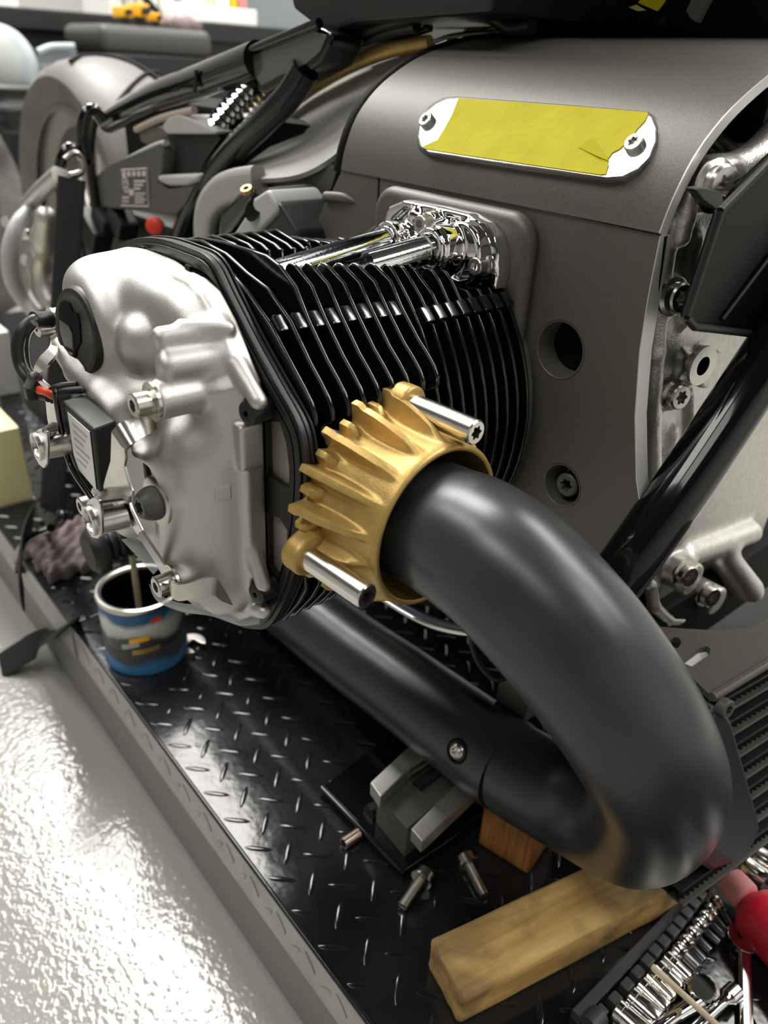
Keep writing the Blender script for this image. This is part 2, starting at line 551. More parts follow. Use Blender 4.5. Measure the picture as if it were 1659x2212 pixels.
def wood_mat(name, c1, c2, axis_scale, dirt=(0.12, 0.09, 0.05), dirt_amt=0.5):
    m = bpy.data.materials.new(name); m.use_nodes = True
    nt = m.node_tree; N = nt.nodes; L = nt.links; b = N['Principled BSDF']
    b.inputs['Roughness'].default_value = 0.62
    tc = N.new('ShaderNodeTexCoord'); mp = N.new('ShaderNodeMapping'); mp.inputs['Scale'].default_value = axis_scale
    L.new(tc.outputs['Object'], mp.inputs['Vector'])
    n = N.new('ShaderNodeTexNoise'); n.inputs['Scale'].default_value = 1.0; n.inputs['Detail'].default_value = 5; n.inputs['Distortion'].default_value = 0.6
    L.new(mp.outputs[0], n.inputs['Vector'])
    cr = N.new('ShaderNodeValToRGB'); cr.color_ramp.elements[0].position = 0.35; cr.color_ramp.elements[1].position = 0.65
    cr.color_ramp.elements[0].color = (*c1, 1); cr.color_ramp.elements[1].color = (*c2, 1)
    L.new(n.outputs[0], cr.inputs[0])
    n2 = N.new('ShaderNodeTexNoise'); n2.inputs['Scale'].default_value = 22; n2.inputs['Detail'].default_value = 6; n2.inputs['Distortion'].default_value = 0.4
    L.new(tc.outputs['Object'], n2.inputs['Vector'])
    r2 = N.new('ShaderNodeMapRange'); r2.inputs[1].default_value = 0.46; r2.inputs[2].default_value = 0.66; r2.inputs[4].default_value = dirt_amt
    L.new(n2.outputs[0], r2.inputs[0])
    mx = N.new('ShaderNodeMix'); mx.data_type = 'RGBA'; mx.inputs[7].default_value = (*dirt, 1)
    L.new(cr.outputs[0], mx.inputs[6]); L.new(r2.outputs[0], mx.inputs[0]); L.new(mx.outputs[2], b.inputs['Base Color'])
    bp = N.new('ShaderNodeBump'); bp.inputs['Strength'].default_value = 0.35; bp.inputs['Distance'].default_value = 0.001
    L.new(n.outputs[0], bp.inputs['Height']); L.new(bp.outputs[0], b.inputs['Normal'])
    return m
MAT['wood'] = wood_mat('plank_wood', (0.47, 0.29, 0.09), (0.60, 0.40, 0.15), (180, 14, 120))
MAT['wood_dark'] = wood_mat('block_wood', (0.33, 0.13, 0.035), (0.50, 0.23, 0.07), (330, 20, 14), dirt_amt=0.25)
M = MAT
# ------------------------------------------------------------------ the room
def quad(name, pts, m, vec):
    o = prism(name, [V(p) for p in pts], vec, m)
    o['kind'] = 'structure'
    return o
RX0, RX1, RY0, RY1 = -4.6, 4.0, -4.2, 3.6
quad('floor', [(RX0, RY0, FLOOR_Z), (RX1, RY0, FLOOR_Z), (RX1, RY1, FLOOR_Z), (RX0, RY1, FLOOR_Z)], M['floor'], (0, 0, -0.1))
quad('ceiling', [(RX0, RY0, CEIL_Z), (RX1, RY0, CEIL_Z), (RX1, RY1, CEIL_Z), (RX0, RY1, CEIL_Z)], M['ceiling'], (0, 0, 0.1))
quad('wall_back', [(RX0, RY0, FLOOR_Z), (RX0, RY1, FLOOR_Z), (RX0, RY1, CEIL_Z), (RX0, RY0, CEIL_Z)], M['wall'], (-0.1, 0, 0))
quad('wall_front', [(RX1, RY0, FLOOR_Z), (RX1, RY1, FLOOR_Z), (RX1, RY1, CEIL_Z), (RX1, RY0, CEIL_Z)], M['wall_light'], (0.1, 0, 0))
quad('wall_right', [(RX0, RY0, FLOOR_Z), (RX1, RY0, FLOOR_Z), (RX1, RY0, CEIL_Z), (RX0, RY0, CEIL_Z)], M['wall'], (0, -0.1, 0))
quad('wall_left', [(RX0, RY1, FLOOR_Z), (RX1, RY1, FLOOR_Z), (RX1, RY1, CEIL_Z), (RX0, RY1, CEIL_Z)], M['wall_light'], (0, 0.1, 0))

# ------------------------------------------------------------------ the lift the motorcycle stands on
EDGE_Y = -0.188
TX0, TX1, TY1 = -1.6, 1.3, 0.56
lift = empty('lift_table', (0, 0.19, FLOOR_Z))
tag(lift, 'low black lift platform of raised-tread plate carrying the motorcycle', 'lift table')
JOINT_X = -0.335
prism('deck', [V((JOINT_X + .001, EDGE_Y, TABLE_Z)), V((TX1, EDGE_Y, TABLE_Z)), V((TX1, TY1, TABLE_Z)), V((JOINT_X + .001, TY1, TABLE_Z))], (0, 0, -0.005), M['deck'], lift, bevel=0.0012)
prism('deck', [V((TX0, EDGE_Y - .002, TABLE_Z)), V((JOINT_X - .001, EDGE_Y - .002, TABLE_Z)), V((JOINT_X - .001, TY1, TABLE_Z)), V((TX0, TY1, TABLE_Z))], (0, 0, -0.005), M['deck'], lift, bevel=0.0012)
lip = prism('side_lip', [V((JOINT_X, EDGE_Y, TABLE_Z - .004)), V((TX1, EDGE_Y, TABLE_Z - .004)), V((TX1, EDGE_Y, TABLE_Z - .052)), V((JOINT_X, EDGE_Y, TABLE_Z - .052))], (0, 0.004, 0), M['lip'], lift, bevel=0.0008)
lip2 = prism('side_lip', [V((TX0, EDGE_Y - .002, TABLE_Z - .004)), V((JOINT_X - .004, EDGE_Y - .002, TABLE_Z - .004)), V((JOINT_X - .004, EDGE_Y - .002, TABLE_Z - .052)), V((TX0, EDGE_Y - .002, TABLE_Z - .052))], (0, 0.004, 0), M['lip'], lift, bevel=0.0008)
tube('edge_bead', [(TX1, EDGE_Y + .001, TABLE_Z - .001), (JOINT_X + .002, EDGE_Y + .001, TABLE_Z - .001)], 0.0022, M['deck'], lift, segs=8, smooth=False)
box('side_beam', ((TX0 + TX1) / 2, EDGE_Y + 0.03, TABLE_Z - 0.0985), (TX1 - TX0 - .04, 0.05, 0.093), M['beam'], lift, bevel=0.003)
box('side_beam', ((TX0 + TX1) / 2, TY1 - 0.03, TABLE_Z - 0.0985), (TX1 - TX0 - .04, 0.05, 0.093), M['beam'], lift, bevel=0.003)
box('cross_beam', (TX1 - .05, 0.19, TABLE_Z - 0.0985), (0.05, 0.62, 0.09), M['beam'], lift, bevel=0.003)
box('cross_beam', (TX0 + .05, 0.19, TABLE_Z - 0.0985), (0.05, 0.62, 0.09), M['beam'], lift, bevel=0.003)

def tread_mesh(sgn):
    prof = []
    verts, faces = [], []
    n = 8; L, W, H = 0.0125, 0.0026, 0.0013
    top = []
    for i in range(n + 1):
        s = -1 + 2 * i / n
        w = W * math.sqrt(max(0, 1 - abs(s) ** 2.4)); h = H * (1 - abs(s) ** 3)
        for k in (-1, 0, 1):
            lx, ly = s * L, k * w
            c = math.sqrt(.5)
            x, y = (lx - sgn * ly) * c, (sgn * lx + ly) * c
            verts.append((x, y, (h if k == 0 else 0) - 0.0001))
    for i in range(n):
        a = i * 3
        faces += [(a, a + 3, a + 4, a + 1), (a + 1, a + 4, a + 5, a + 2)]
    me = bpy.data.meshes.new('tread_bar')
    me.from_pydata(verts, [], faces)
    bm = bmesh.new(); bm.from_mesh(me); bmesh.ops.recalc_face_normals(bm, faces=bm.faces[:])
    for f in bm.faces:
        if f.normal.z < 0: f.normal_flip()
    bm.to_mesh(me); bm.free()
    for p in me.polygons: p.use_smooth = True
    me.materials.append(M['deck'])
    return me
TM = {1: tread_mesh(1), -1: tread_mesh(-1)}
def projpx(p):
    c = ROT.T @ (np.array(p) - CAM)
    if c[2] < 0.05: return None
    return PPX + F_PX * c[0] / c[2], PPY + F_PX * c[1] / c[2], c[2]
PITCH = 0.0346
spots = []
for i in range(-32, 27):
    for j in range(0, 12):
        for s, ox, oy in ((1, 0, 0), (-1, .5, .5)):
            x = 0.003 + (i + ox) * PITCH; y = -0.175 + (j + oy) * PITCH
            if x < -1.1: continue
            spots.append((x, y, s))
vis, rest = [], []
for x, y, s in spots:
    q = projpx((x, y, TABLE_Z))
    if q and -20 < q[0] < 1680 and 1050 < q[1] < 2230: vis.append((q[2], x, y, s))
    else: rest.append((x, y, s))
vis.sort()
rest = [(x, y, s) for _, x, y, s in vis[300:]] + [r for r in rest if projpx((r[0], r[1], TABLE_Z)) is not None]
for _, x, y, s in vis[:300]:
    o = bpy.data.objects.new('tread_bar', TM[s])
    o.location = V((x, y, TABLE_Z)) - lift.location
    o.parent = lift
    COL.objects.link(o)
bm = bmesh.new()
for x, y, s in rest:
    n0 = len(bm.verts)
    bm.from_mesh(TM[s]); bm.verts.ensure_lookup_table()
    for v in bm.verts[n0:]: v.co += V((x, y, TABLE_Z))
ts = bm_obj('tread_field', bm, M['deck'], lift); ts['kind'] = 'stuff'
# treads pressed through the lip
for k in range(46):
    x = -0.30 + k * 0.0195
    s = 1 if k % 2 else -1
    pts = []
    for i in range(8):
        a = 2 * math.pi * i / 8
        lx, lz = math.cos(a) * 0.0095, math.sin(a) * 0.0022
        c = math.sqrt(.5)
        pts.append(V((x + (lx - s * lz) * c, EDGE_Y, TABLE_Z - .022 - (.008 if s > 0 else 0) + (s * lx + lz) * c)))
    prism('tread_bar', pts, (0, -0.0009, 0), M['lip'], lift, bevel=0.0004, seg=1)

# ------------------------------------------------------------------ things lying on the lift
# paint tin with oil and a stirring stick
can_c = V((-0.246, -0.139, TABLE_Z)); R_C, H_C = 0.0425, 0.083
tin = empty('paint_tin', can_c)
tag(tin, 'open blue and white paint tin of dark oil at the edge of the lift', 'tin')
def tin_mat():
    m = mat('tin_print', (0.03, 0.13, 0.27), 0.42)
    nt = m.node_tree; N = nt.nodes; L = nt.links; b = N['Principled BSDF']
    tc = N.new('ShaderNodeTexCoord'); n = N.new('ShaderNodeTexNoise'); n.inputs['Scale'].default_value = 28; n.inputs['Detail'].default_value = 4
    L.new(tc.outputs['Object'], n.inputs['Vector'])
    sp = N.new('ShaderNodeSeparateXYZ'); L.new(tc.outputs['Object'], sp.inputs[0])
    ad = N.new('ShaderNodeMath'); ad.operation = 'MULTIPLY_ADD'; ad.inputs[1].default_value = 1.0
    ad.inputs[2].default_value = 0.0
    mr = N.new('ShaderNodeMapRange'); mr.inputs[1].default_value = TABLE_Z; mr.inputs[2].default_value = TABLE_Z + H_C
    L.new(sp.outputs[2], mr.inputs[0])
    mul = N.new('ShaderNodeMath'); mul.operation = 'MULTIPLY_ADD'; mul.inputs[1].default_value = 0.34; L.new(n.outputs[0], mul.inputs[0]); L.new(mr.outputs[0], mul.inputs[2])
    cr = N.new('ShaderNodeValToRGB'); e = cr.color_ramp.elements
    e[0].position = 0.0; e[0].color = (0.02, 0.10, 0.24, 1)
    e[1].position = 0.30; e[1].color = (0.03, 0.15, 0.32, 1)
    for p, c in ((0.42, (0.035, 0.035, 0.04, 1)), (0.70, (0.06, 0.06, 0.06, 1)), (0.78, (0.50, 0.52, 0.50, 1)), (0.90, (0.62, 0.64, 0.60, 1)), (1.0, (0.02, 0.11, 0.24, 1))):
        x = e.new(p); x.color = c
    L.new(mul.outputs[0], cr.inputs[0]); L.new(cr.outputs[0], b.inputs['Base Color'])
    return m
lathe('tin_wall', [(0, .001), (R_C - .002, .001), (R_C - .001, 0), (R_C + .001, .001), (R_C + .001, .004), (R_C, .006), (R_C, .028), (R_C - .0008, .030), (R_C, .032), (R_C, H_C - .004)], can_c, (0, 0, 1), tin_mat(), tin, 48)
lathe('rim', [(R_C - .0055, H_C - .003), (R_C - .005, H_C), (R_C - .002, H_C + .0012), (R_C + .0008, H_C + .0005), (R_C + .0016, H_C - .002), (R_C + .0008, H_C - .005), (R_C, H_C - .006), (R_C - .003, H_C - .006), (R_C - .0055, H_C - .003)], can_c, (0, 0, 1), M['steel'], tin, 48)
lathe('inner_wall', [(R_C - .002, H_C - .006), (R_C - .002, .004), (0, .004)], can_c, (0, 0, 1), M['dark'], tin, 48)
lathe('oil', [(R_C - .0025, .040), (0, .0402)], can_c, (0, 0, 1), mat('used_oil', (0.004, 0.0035, 0.003), 0.4), tin, 40)
for (u0, v0, u1, v1, m) in ((278, 1387, 322, 1378, 'orange'), (285, 1411, 345, 1396, 'bronze'), (326, 1343, 348, 1334, 'red'), (262, 1398, 300, 1392, 'ink')):
    # printed patches wrapped on the tin
    c = []
    for (u, v) in ((u0, v0 - 5), (u1, v1 - 5), (u1, v1 + 5), (u0, v0 + 5)):
        d = ray(u, v); p = np.array(can_c) - CAM
        a = d[0] ** 2 + d[1] ** 2; b = d[0] * p[0] + d[1] * p[1]; cc = p[0] ** 2 + p[1] ** 2 - (R_C + .0006) ** 2
        disc = b * b - a * cc
        t = (b - math.sqrt(max(disc, 0))) / a
        c.append(V(CAM + d * t))
    th0 = [math.atan2(q.y - can_c.y, q.x - can_c.x) for q in c]
    a0, a1 = th0[0], th0[1]
    vs, fs = [], []
    for i in range(7):
        f = i / 6; a = a0 + (a1 - a0) * f
        zt = c[0].z + (c[1].z - c[0].z) * f; zb = c[3].z + (c[2].z - c[3].z) * f
        for z in (zt, zb): vs.append((can_c.x + (R_C + .0004) * math.cos(a), can_c.y + (R_C + .0004) * math.sin(a), z))
    for i in range(6): fs.append((2 * i, 2 * i + 1, 2 * i + 3, 2 * i + 2))
    mesh('print_patch', vs, fs, M[m], tin)
stk = tube('stirring_stick', [dep(285, 1195, .80), at(302, 1320, 'z', TABLE_Z + .0415) + V((-.0, .0, .0))], 0.0035, M['stick'], None, segs=10, smooth=False)
tag(stk, 'pale stirring stick standing in the open paint tin', 'stick')

# open-ended wrench half hidden behind the tin
wr = empty('open_end_wrench', (-0.2, -0.1, TABLE_Z))
tag(wr, 'open-ended wrench with shiny jaws lying behind the paint tin', 'wrench')
def wrench_jaw(cx, cy, ang, r, gap, m, parent, z0, th):
    pts = []
    for i in range(20):
        a = math.radians(30) + math.radians(300) * i / 19
        pts.append((r * math.cos(a), r * math.sin(a)))
    inner = [(gap * 0.9, -gap * .75), (-gap * 0.3, -gap * .75), (-gap * 0.3, gap * .75), (gap * 0.9, gap * .75)]
    allp = pts + inner
    ca, sa = math.cos(ang), math.sin(ang)
    return prism('jaw', [V((cx + x * ca - y * sa, cy + x * sa + y * ca, z0)) for x, y in allp], (0, 0, th), m, parent, bevel=0.0008)
jc = at(412, 1392, 'z', TABLE_Z + .005)
wrench_jaw(jc.x, jc.y, math.radians(20), .0165, .0085, M['steel'], wr, TABLE_Z + .001, .006)
tube('handle', [V((jc.x - .012, jc.y - .006, TABLE_Z + .0045)), V((jc.x - .09, jc.y + .03, TABLE_Z + .0045))], .004, M['steel'], wr, flat=(.011, .005, (0, 0, 1)), segs=16, smooth=False)

# jack adapter: black base plate, bolt studs, two aluminium bars
jk = empty('jack_adapter', (0.07, -0.05, TABLE_Z))
tag(jk, 'black steel jack adapter with two aluminium bars beneath the exhaust', 'jack adapter')
bp_ = [at(695, 1702, 'z', TABLE_Z + .006), at(868, 1880, 'z', TABLE_Z + .006), at(1085, 1735, 'z', TABLE_Z + .006), at(860, 1570, 'z', TABLE_Z + .006)]
prism('base_plate', bp_, (0, 0, -.0055), M['gloss'], jk, bevel=.001)
for a, b in ((0, 1), (1, 2)):
    tube('plate_rim', [bp_[a], bp_[b]], .0028, M['gloss'], jk, segs=8, smooth=False)
blk = [at(u, v, 'z', TABLE_Z + .042) for u, v in ((815, 1715), (880, 1790), (1000, 1690), (935, 1615))]
prism('centre_block', blk, (0, 0, -.036), M['plastic_grey'], jk, bevel=.001)
ZB = TABLE_Z + .055
for quadpx in (((800, 1690), (822, 1722), (925, 1620), (905, 1592)), ((888, 1790), (912, 1818), (1035, 1702), (1010, 1668))):
    top = [at(u, v, 'z', ZB) for u, v in quadpx]
    prism('aluminium_bar', top, (0, 0, -.014), M['cast'], jk, bevel=.001)
tube('rod', [at(880, 1672, 'z', ZB - .006), at(950, 1628, 'z', ZB - .006)], .004, M['steel'], jk, segs=12, smooth=False)
tube('threaded_rod', [at(900, 1700, 'z', ZB - .012), at(960, 1655, 'z', ZB - .012)], .0055, M['plastic'], jk, segs=14, smooth=False)
for u, v in ((815, 1745), (935, 1790)):
    lathe('locking_nut', [(0, 0), (.007, 0), (.007, .010), (0, .010)], at(u, v, 'z', TABLE_Z + .008), (0, -1, 0.1), M['plastic'], jk, 6, sharp=20)
stud = empty('stub_bolt', at(755, 1815, 'z', TABLE_Z))
tag(stud, 'short pinkish steel stud lying beside the jack adapter plate', 'bolt')
sa, sb_ = at(742, 1822, 'z', TABLE_Z + .005), at(775, 1800, 'z', TABLE_Z + .005)
lathe('shank', [(0, 0), (.0048, 0), (.0048, (sb_ - sa).length), (0, (sb_ - sa).length)], sa, sb_ - sa, mat('copper_steel', (0.62, 0.47, 0.41), 0.3, 1.0), stud, 20)
lathe('bore', [(.0032, -.0003), (0, -.0003)], sa, sb_ - sa, M['dark'], stud, 16)

def loose_bolt(label, p_tip, p_head):
    e = empty('loose_bolt', p_tip); tag(e, label, 'bolt', 'loose bolts on the lift deck')
    a = V(p_tip) + V((0, 0, .0045)); b = V(p_head) + V((0, 0, .0062)); d = (b - a)
    L = d.length
    prof = [(0, 0), (.0034, 0)]
    n = int(L / .0012)
    for i in range(n):
        prof += [(.0041, (i + .3) * .0012), (.0036, (i + .8) * .0012)]
    prof += [(.004, L), (0, L)]
    lathe('threaded_shank', prof, a, d, M['steel'], e, 18, sharp=60)
    bolt('bolt_head', b, d, .0072, .0075, M['steel'], e, kind='hex', washer=.0016, wr=1.25)
loose_bolt('threaded bolt lying nearest the loose plank, head towards the jack adapter', at(868, 1968, 'z', TABLE_Z), at(908, 1912, 'z', TABLE_Z))
loose_bolt('threaded bolt lying beside the upright wooden block', at(1046, 1943, 'z', TABLE_Z), at(1012, 1880, 'z', TABLE_Z))

# wooden block and plank
def wood_block(name, c, size, rotz, m, label, rough=.0012):
    bm = bmesh.new(); bmesh.ops.create_cube(bm, size=1.0)
    for v in bm.verts: v.co = V((v.co.x * size[0], v.co.y * size[1], v.co.z * size[2]))
    bmesh.ops.subdivide_edges(bm, edges=bm.edges[:], cuts=5, use_grid_fill=True)
    bevel_bm(bm, .003, 2)
    rnd = random.Random(3)
    for v in bm.verts:
        if v.co.z > -size[2] * .49:
            v.co += V((rnd.uniform(-1, 1), rnd.uniform(-1, 1), rnd.uniform(-1, .2))) * rough * .6
    me = bpy.data.meshes.new(name); bm.to_mesh(me); bm.free()
    me.materials.append(m)
    for p in me.polygons: p.use_smooth = True
    me.set_sharp_from_angle(angle=math.radians(40))
    o = bpy.data.objects.new(name, me); o.location = c; o.rotation_euler = (0, 0, rotz)
    COL.objects.link(o); tag(o, label, 'wood block')
    return o
PT = .034
pa, pb = at(893, 2052, 'z', TABLE_Z + PT), at(1000, 2155, 'z', TABLE_Z + PT)
pc = at(1503, 1897, 'z', TABLE_Z + PT)
ldir = (pc - pb); plen = ldir.length + .03; ang = math.atan2(ldir.y, ldir.x)
pw = (pa - pb).length
ctr = pb + ldir.normalized() * plen * .5 + V((-math.sin(ang), math.cos(ang), 0)) * pw * .5
wood_block('wooden_plank', (ctr.x, ctr.y, TABLE_Z + PT / 2), (plen, pw, PT), ang, wood_mat('plank_wood', (0.47, 0.275, 0.08), (0.66, 0.44, 0.165), (9, 110, 90), dirt=(.14, .085, .035), dirt_amt=.75), 'worn blond wooden plank lying flat under the exhaust bend')
bl = at(1030, 1822, 'z', TABLE_Z); br = at(1140, 1892, 'z', TABLE_Z)
bd = (br - bl); ba = math.atan2(bd.y, bd.x)
bc = (bl + br) / 2 + V((-math.sin(ba), math.cos(ba), 0)) * .0285
wood_block('upright_wooden_block', (bc.x, bc.y, TABLE_Z + .034), (bd.length, .057, .068), ba, wood_mat('block_wood', (0.30, 0.11, 0.03), (0.52, 0.24, 0.07), (420, 30, 14), dirt_amt=.25), 'brown ribbed-grain wooden block standing upright between plank and jack adapter', .0005)

# socket rail with its clips, and the sockets on it
RAILX = 0.2865
railt = empty('socket_rail', (RAILX, 0.0, TABLE_Z))
tag(railt, 'black plastic socket rail with square clips beside the plank', 'socket rail')
ra, rb = at(1255, 2205, 'z', TABLE_Z + .008), at(1535, 1910, 'z', TABLE_Z + .008)
rd = (rb - ra).normalized(); rang = math.atan2(rd.y, rd.x); rl = (rb - ra).length
RM = Matrix.Rotation(rang, 3, 'Z')
box('rail_bar', (ra + rb) / 2 + V((-rd.y, rd.x, 0)) * .004 - V((0, 0, .003)), (rl, .008, .010), M['rail'], railt, bevel=.0008, rot=RM)
clips = [(1528, 1917), (1512, 1937), (1497, 1955), (1482, 1976), (1466, 1996), (1451, 2016), (1432, 2038), (1413, 2058), (1397, 2080), (1376, 2105), (1353, 2132), (1327, 2162), (1296, 2190)]
for u, v in clips:
    box('clip', at(u, v, 'z', TABLE_Z + .012), (.0088, .0075, .009), M['rail'], railt, bevel=.0012, rot=RM)
cp = at(1296, 2192, 'z', TABLE_Z + .010)
tube('rail_end_cap', [cp - rd * .012, cp + rd * .0], .007, M['rail'], railt, segs=16, smooth=False)
socks = [((1546, 1933), (1578, 1990), .0042, .0026), ((1530, 1950), (1572, 2008), .0045, .0030), ((1516, 1966), (1568, 2018), .0048, .0034), ((1502, 1983), (1556, 2032), .0050, .0036),
         ((1488, 2002), (1536, 2050), .0052, .0040), ((1473, 2020), (1523, 2072), .0054, .0044), ((1458, 2040), (1508, 2088), .0058, .0050), ((1438, 2062), (1490, 2112), .0060, .0056),
         ((1420, 2083), (1472, 2135), .0064, .0062), ((1400, 2104), (1455, 2158), .0068, .0066), ((1382, 2124), (1440, 2180), .0074, .0074), ((1360, 2150), (1422, 2204), .0080, .0080), ((1330, 2180), (1398, 2240), .0086, .0086)]
side = ['smallest socket, half hidden by the red bottle, at the far end of the rail', 'second smallest socket from the far end of the rail', 'third socket from the red bottle end of the rail',
        'fourth socket from the red bottle end of the rail', 'fifth socket from the red bottle end, narrow dark driving bit', 'sixth socket from the red bottle end of the rail',
        'seventh socket from the red bottle end, in the middle of the rail', 'eighth socket from the red bottle end of the rail', 'ninth socket along the rail, just behind the wooden stick tip',
        'shiny socket on which the wooden stick tip rests', 'third largest socket from the near end of the rail', 'second largest socket at the near end of the rail', 'largest chrome socket at the near end of the rail']
for k, ((u0, v0), (u1, v1), r0, r1) in enumerate(socks):
    a = at(u0, v0, 'z', TABLE_Z + .010); b = at(u1, v1, 'z', TABLE_Z + .010)
    a.z = b.z = TABLE_Z + max(r0, r1) + .0012
    d = b - a; L = d.length
    e = empty('socket', (a.x, a.y, TABLE_Z)); tag(e, 'chrome ' + side[k] if k != 9 else 'chrome ' + side[k], 'socket', 'chrome sockets on the rail')
    h1 = L * .45
    lathe('drive_end', [(0, 0.002), (r0 * .55, .002), (r0 * .55, 0), (r0 * .9, 0), (r0, .0008), (r0, .0045), (r0 * .94, .005), (r0 * .94, .0062), (r0, .0067), (r0, h1)], a, d, M['socket'], e, 24)
    lathe('hex_end', [(r0, h1), (r1, h1 + .0012), (r1, L - .0008), (r1 * .93, L), (r1 * .68, L), (r1 * .68, L - .006), (0, L - .006)], a, d, M['socket'] if k > 6 else mat('dark_bit', (.12, .12, .125), .3, .9), e, 24)
# deep sockets behind the bottle
for i, (p, q) in enumerate((((1608, 1868), (1655, 1903)), ((1632, 1845), (1690, 1882)))):
    a = at(*p, 'z', TABLE_Z + .008); b = at(*q, 'z', TABLE_Z + .008); d = b - a
    lathe_o = lathe('deep_socket', [(0, .002), (.005, .002), (.0052, 0), (.0078, 0), (.0082, .001), (.0082, d.length), (0, d.length)], a, d, M['socket'], None, 24)
    tag(lathe_o, ['chrome deep socket nearest the red bottle cap', 'chrome deep socket behind, against the oil cooler guard'][i], 'socket', 'deep sockets behind the red bottle')

# wooden stick across the sockets
st = tube('wooden_stick', [at(1410, 2088, 'z', TABLE_Z + .0215), at(1560, 2225, 'z', TABLE_Z + .032)], .0021, M['stick'], None, segs=12, smooth=False)
tag(st, 'thin pale wooden stick lying across the chrome sockets', 'stick')

# red squeeze bottle
bo = empty('red_bottle', at(1640, 1975, 'z', TABLE_Z)); tag(bo, 'red plastic squeeze bottle lying on its side with faded cap', 'bottle')
b0 = at(1573, 1903, 'z', TABLE_Z + .020); b1 = at(1720, 2062, 'z', TABLE_Z + .022)
bdv = (b1 - b0); bdv.z = 0; b0.z = TABLE_Z + .0225
lathe('bottle_body', [(.0085, .017), (.0095, .0195), (.0165, .023), (.0205, .028), (.0218, .034), (.0218, .075), (.020, .085), (0, .086)], b0, bdv, M['bottle'], bo, 40)
lathe('cap', [(0, 0), (.0105, 0), (.0118, .002), (.0122, .016), (.0105, .018), (.009, .0185)], b0, bdv, M['cap'], bo, 36, radfn=lambda k, r, t: r * (1 + (.02 * math.cos(30 * t) if k in (2, 3) else 0)))

# ratchet and T-extension at the bottom right
rt = empty('ratchet', at(1510, 2150, 'z', TABLE_Z)); tag(rt, 'small chrome ratchet with round knurled head beside the sockets', 'ratchet')
rc = at(1512, 2140, 'z', TABLE_Z + .012)
lathe('ratchet_head', [(0, -.004), (.0085, -.004), (.0095, -.002), (.0095, .006), (.008, .008), (.0045, .0085), (0, .0085)], rc, (.1, -.2, 1), M['chrome'], rt, 40, radfn=lambda k, r, t: r * (1 + (.03 * math.cos(24 * t) if k in (2, 3) else 0)))
tube('ratchet_handle', [rc + V((.003, -.006, 0)), at(1450, 2200, 'z', TABLE_Z + .012), at(1400, 2240, 'z', TABLE_Z + .012)], [.006, .0045, .0055], M['chrome'], rt, segs=16)
ext = empty('socket_extension', at(1560, 2165, 'z', TABLE_Z)); tag(ext, 'chrome extension bar with a flared socket end beside the ratchet', 'extension bar')
ea, eb = at(1590, 2138, 'z', TABLE_Z + .010), at(1535, 2190, 'z', TABLE_Z + .010)
lathe('extension_bar', [(0, .001), (.0045, .001), (.0052, 0), (.0064, .0006), (.0064, .0095), (.0042, .0125), (.0036, .014), (.0036, (eb - ea).length + .02), (0, (eb - ea).length + .02)], ea, eb - ea, M['chrome'], ext, 28)
w2 = empty('combination_wrench', at(1622, 2120, 'z', TABLE_Z)); tag(w2, 'slim chrome wrench lying at the right below the red bottle', 'wrench')
wa, wb = at(1608, 2060, 'z', TABLE_Z + .005), at(1612, 2230, 'z', TABLE_Z + .005)
tube('handle', [wa, wb], .004, M['socket'], w2, flat=(.0095, .005, (0, 0, 1)), segs=16, smooth=False)
wd = (wa - wb).normalized()
wrench_jaw(wa.x + wd.x * .012, wa.y + wd.y * .012, math.atan2(wd.y, wd.x), .0125, .0065, M['socket'], w2, TABLE_Z + .002, .006)
# ------------------------------------------------------------------ the motorcycle
bike = empty('motorcycle', (0, 0.19, TABLE_Z))
tag(bike, 'dark grey motorcycle with big flat-twin engine strapped on the lift', 'motorcycle')

# ---- crankcase: profile of the covers, y as a function of z
PROF = [(0.0, 0.130), (0.004, 0.146), (0.014, 0.166), (0.031, 0.183), (0.052, 0.196), (0.076, 0.2065), (0.108, 0.215), (0.15, 0.2215), (0.22, 0.226)]
def prof_y(z):
    if z <= PROF[0][1]: return 0.0
    for (y0, z0), (y1, z1) in zip(PROF, PROF[1:]):
        if z <= z1: return y0 + (y1 - y0) * (z - z0) / (z1 - z0)
    return 9.0
def onprof(u, v):
    d = ray(u, v); lo, hi = 0.1, 1.2
    for _ in range(50):
        t = (lo + hi) / 2; p = CAM + d * t
        if p[1] < prof_y(p[2]): lo = t
        else: hi = t
    return V(CAM + d * lo)
def front_x(z):
    pts = [(-.2, .19), (-.13, .199), (-.06, .206), (-.021, .201), (-.009, .1945), (.031, .1835), (.068, .1775), (.098, .1755), (.13, .175), (.16, .1765), (.19, .178), (.3, .18)]
    for (z0, x0), (z1, x1) in zip(pts, pts[1:]):
        if z <= z1: return x0 + (x1 - x0) * (z - z0) / (z1 - z0)
    return .18

# upper cover
cur = []
NP = 9
pr = spline([(0, y, z) for y, z in PROF], 3)
for p in pr:
    xr = -0.095; xf = front_x(p.z)
    cur.append([V((xr + (xf - xr) * k / NP, p.y - .0015, p.z)) for k in range(NP + 1)])
top_cover = loft('crankcase_top_cover', cur, M['casing'], bike, thick=.004, n=1, m=1, sharp=30)
edge_a = [c[-1] + V((.0004, -.0002, .0002)) for c in cur]
edge_b = [c[-1] + V((.0004, .0060, -.0030)) for c in cur]
loft('machined_edge', [edge_a, edge_b], M['casing_edge'], top_cover, thick=.0006, n=1, m=1)

tube('edge_gap_shade', [c[0] + V((-.007, .006, -.003)) for c in cur[::3]], .0065, M['dark'], top_cover, segs=10, n=2)  # dark strip put in for the shade of the gap behind the cover

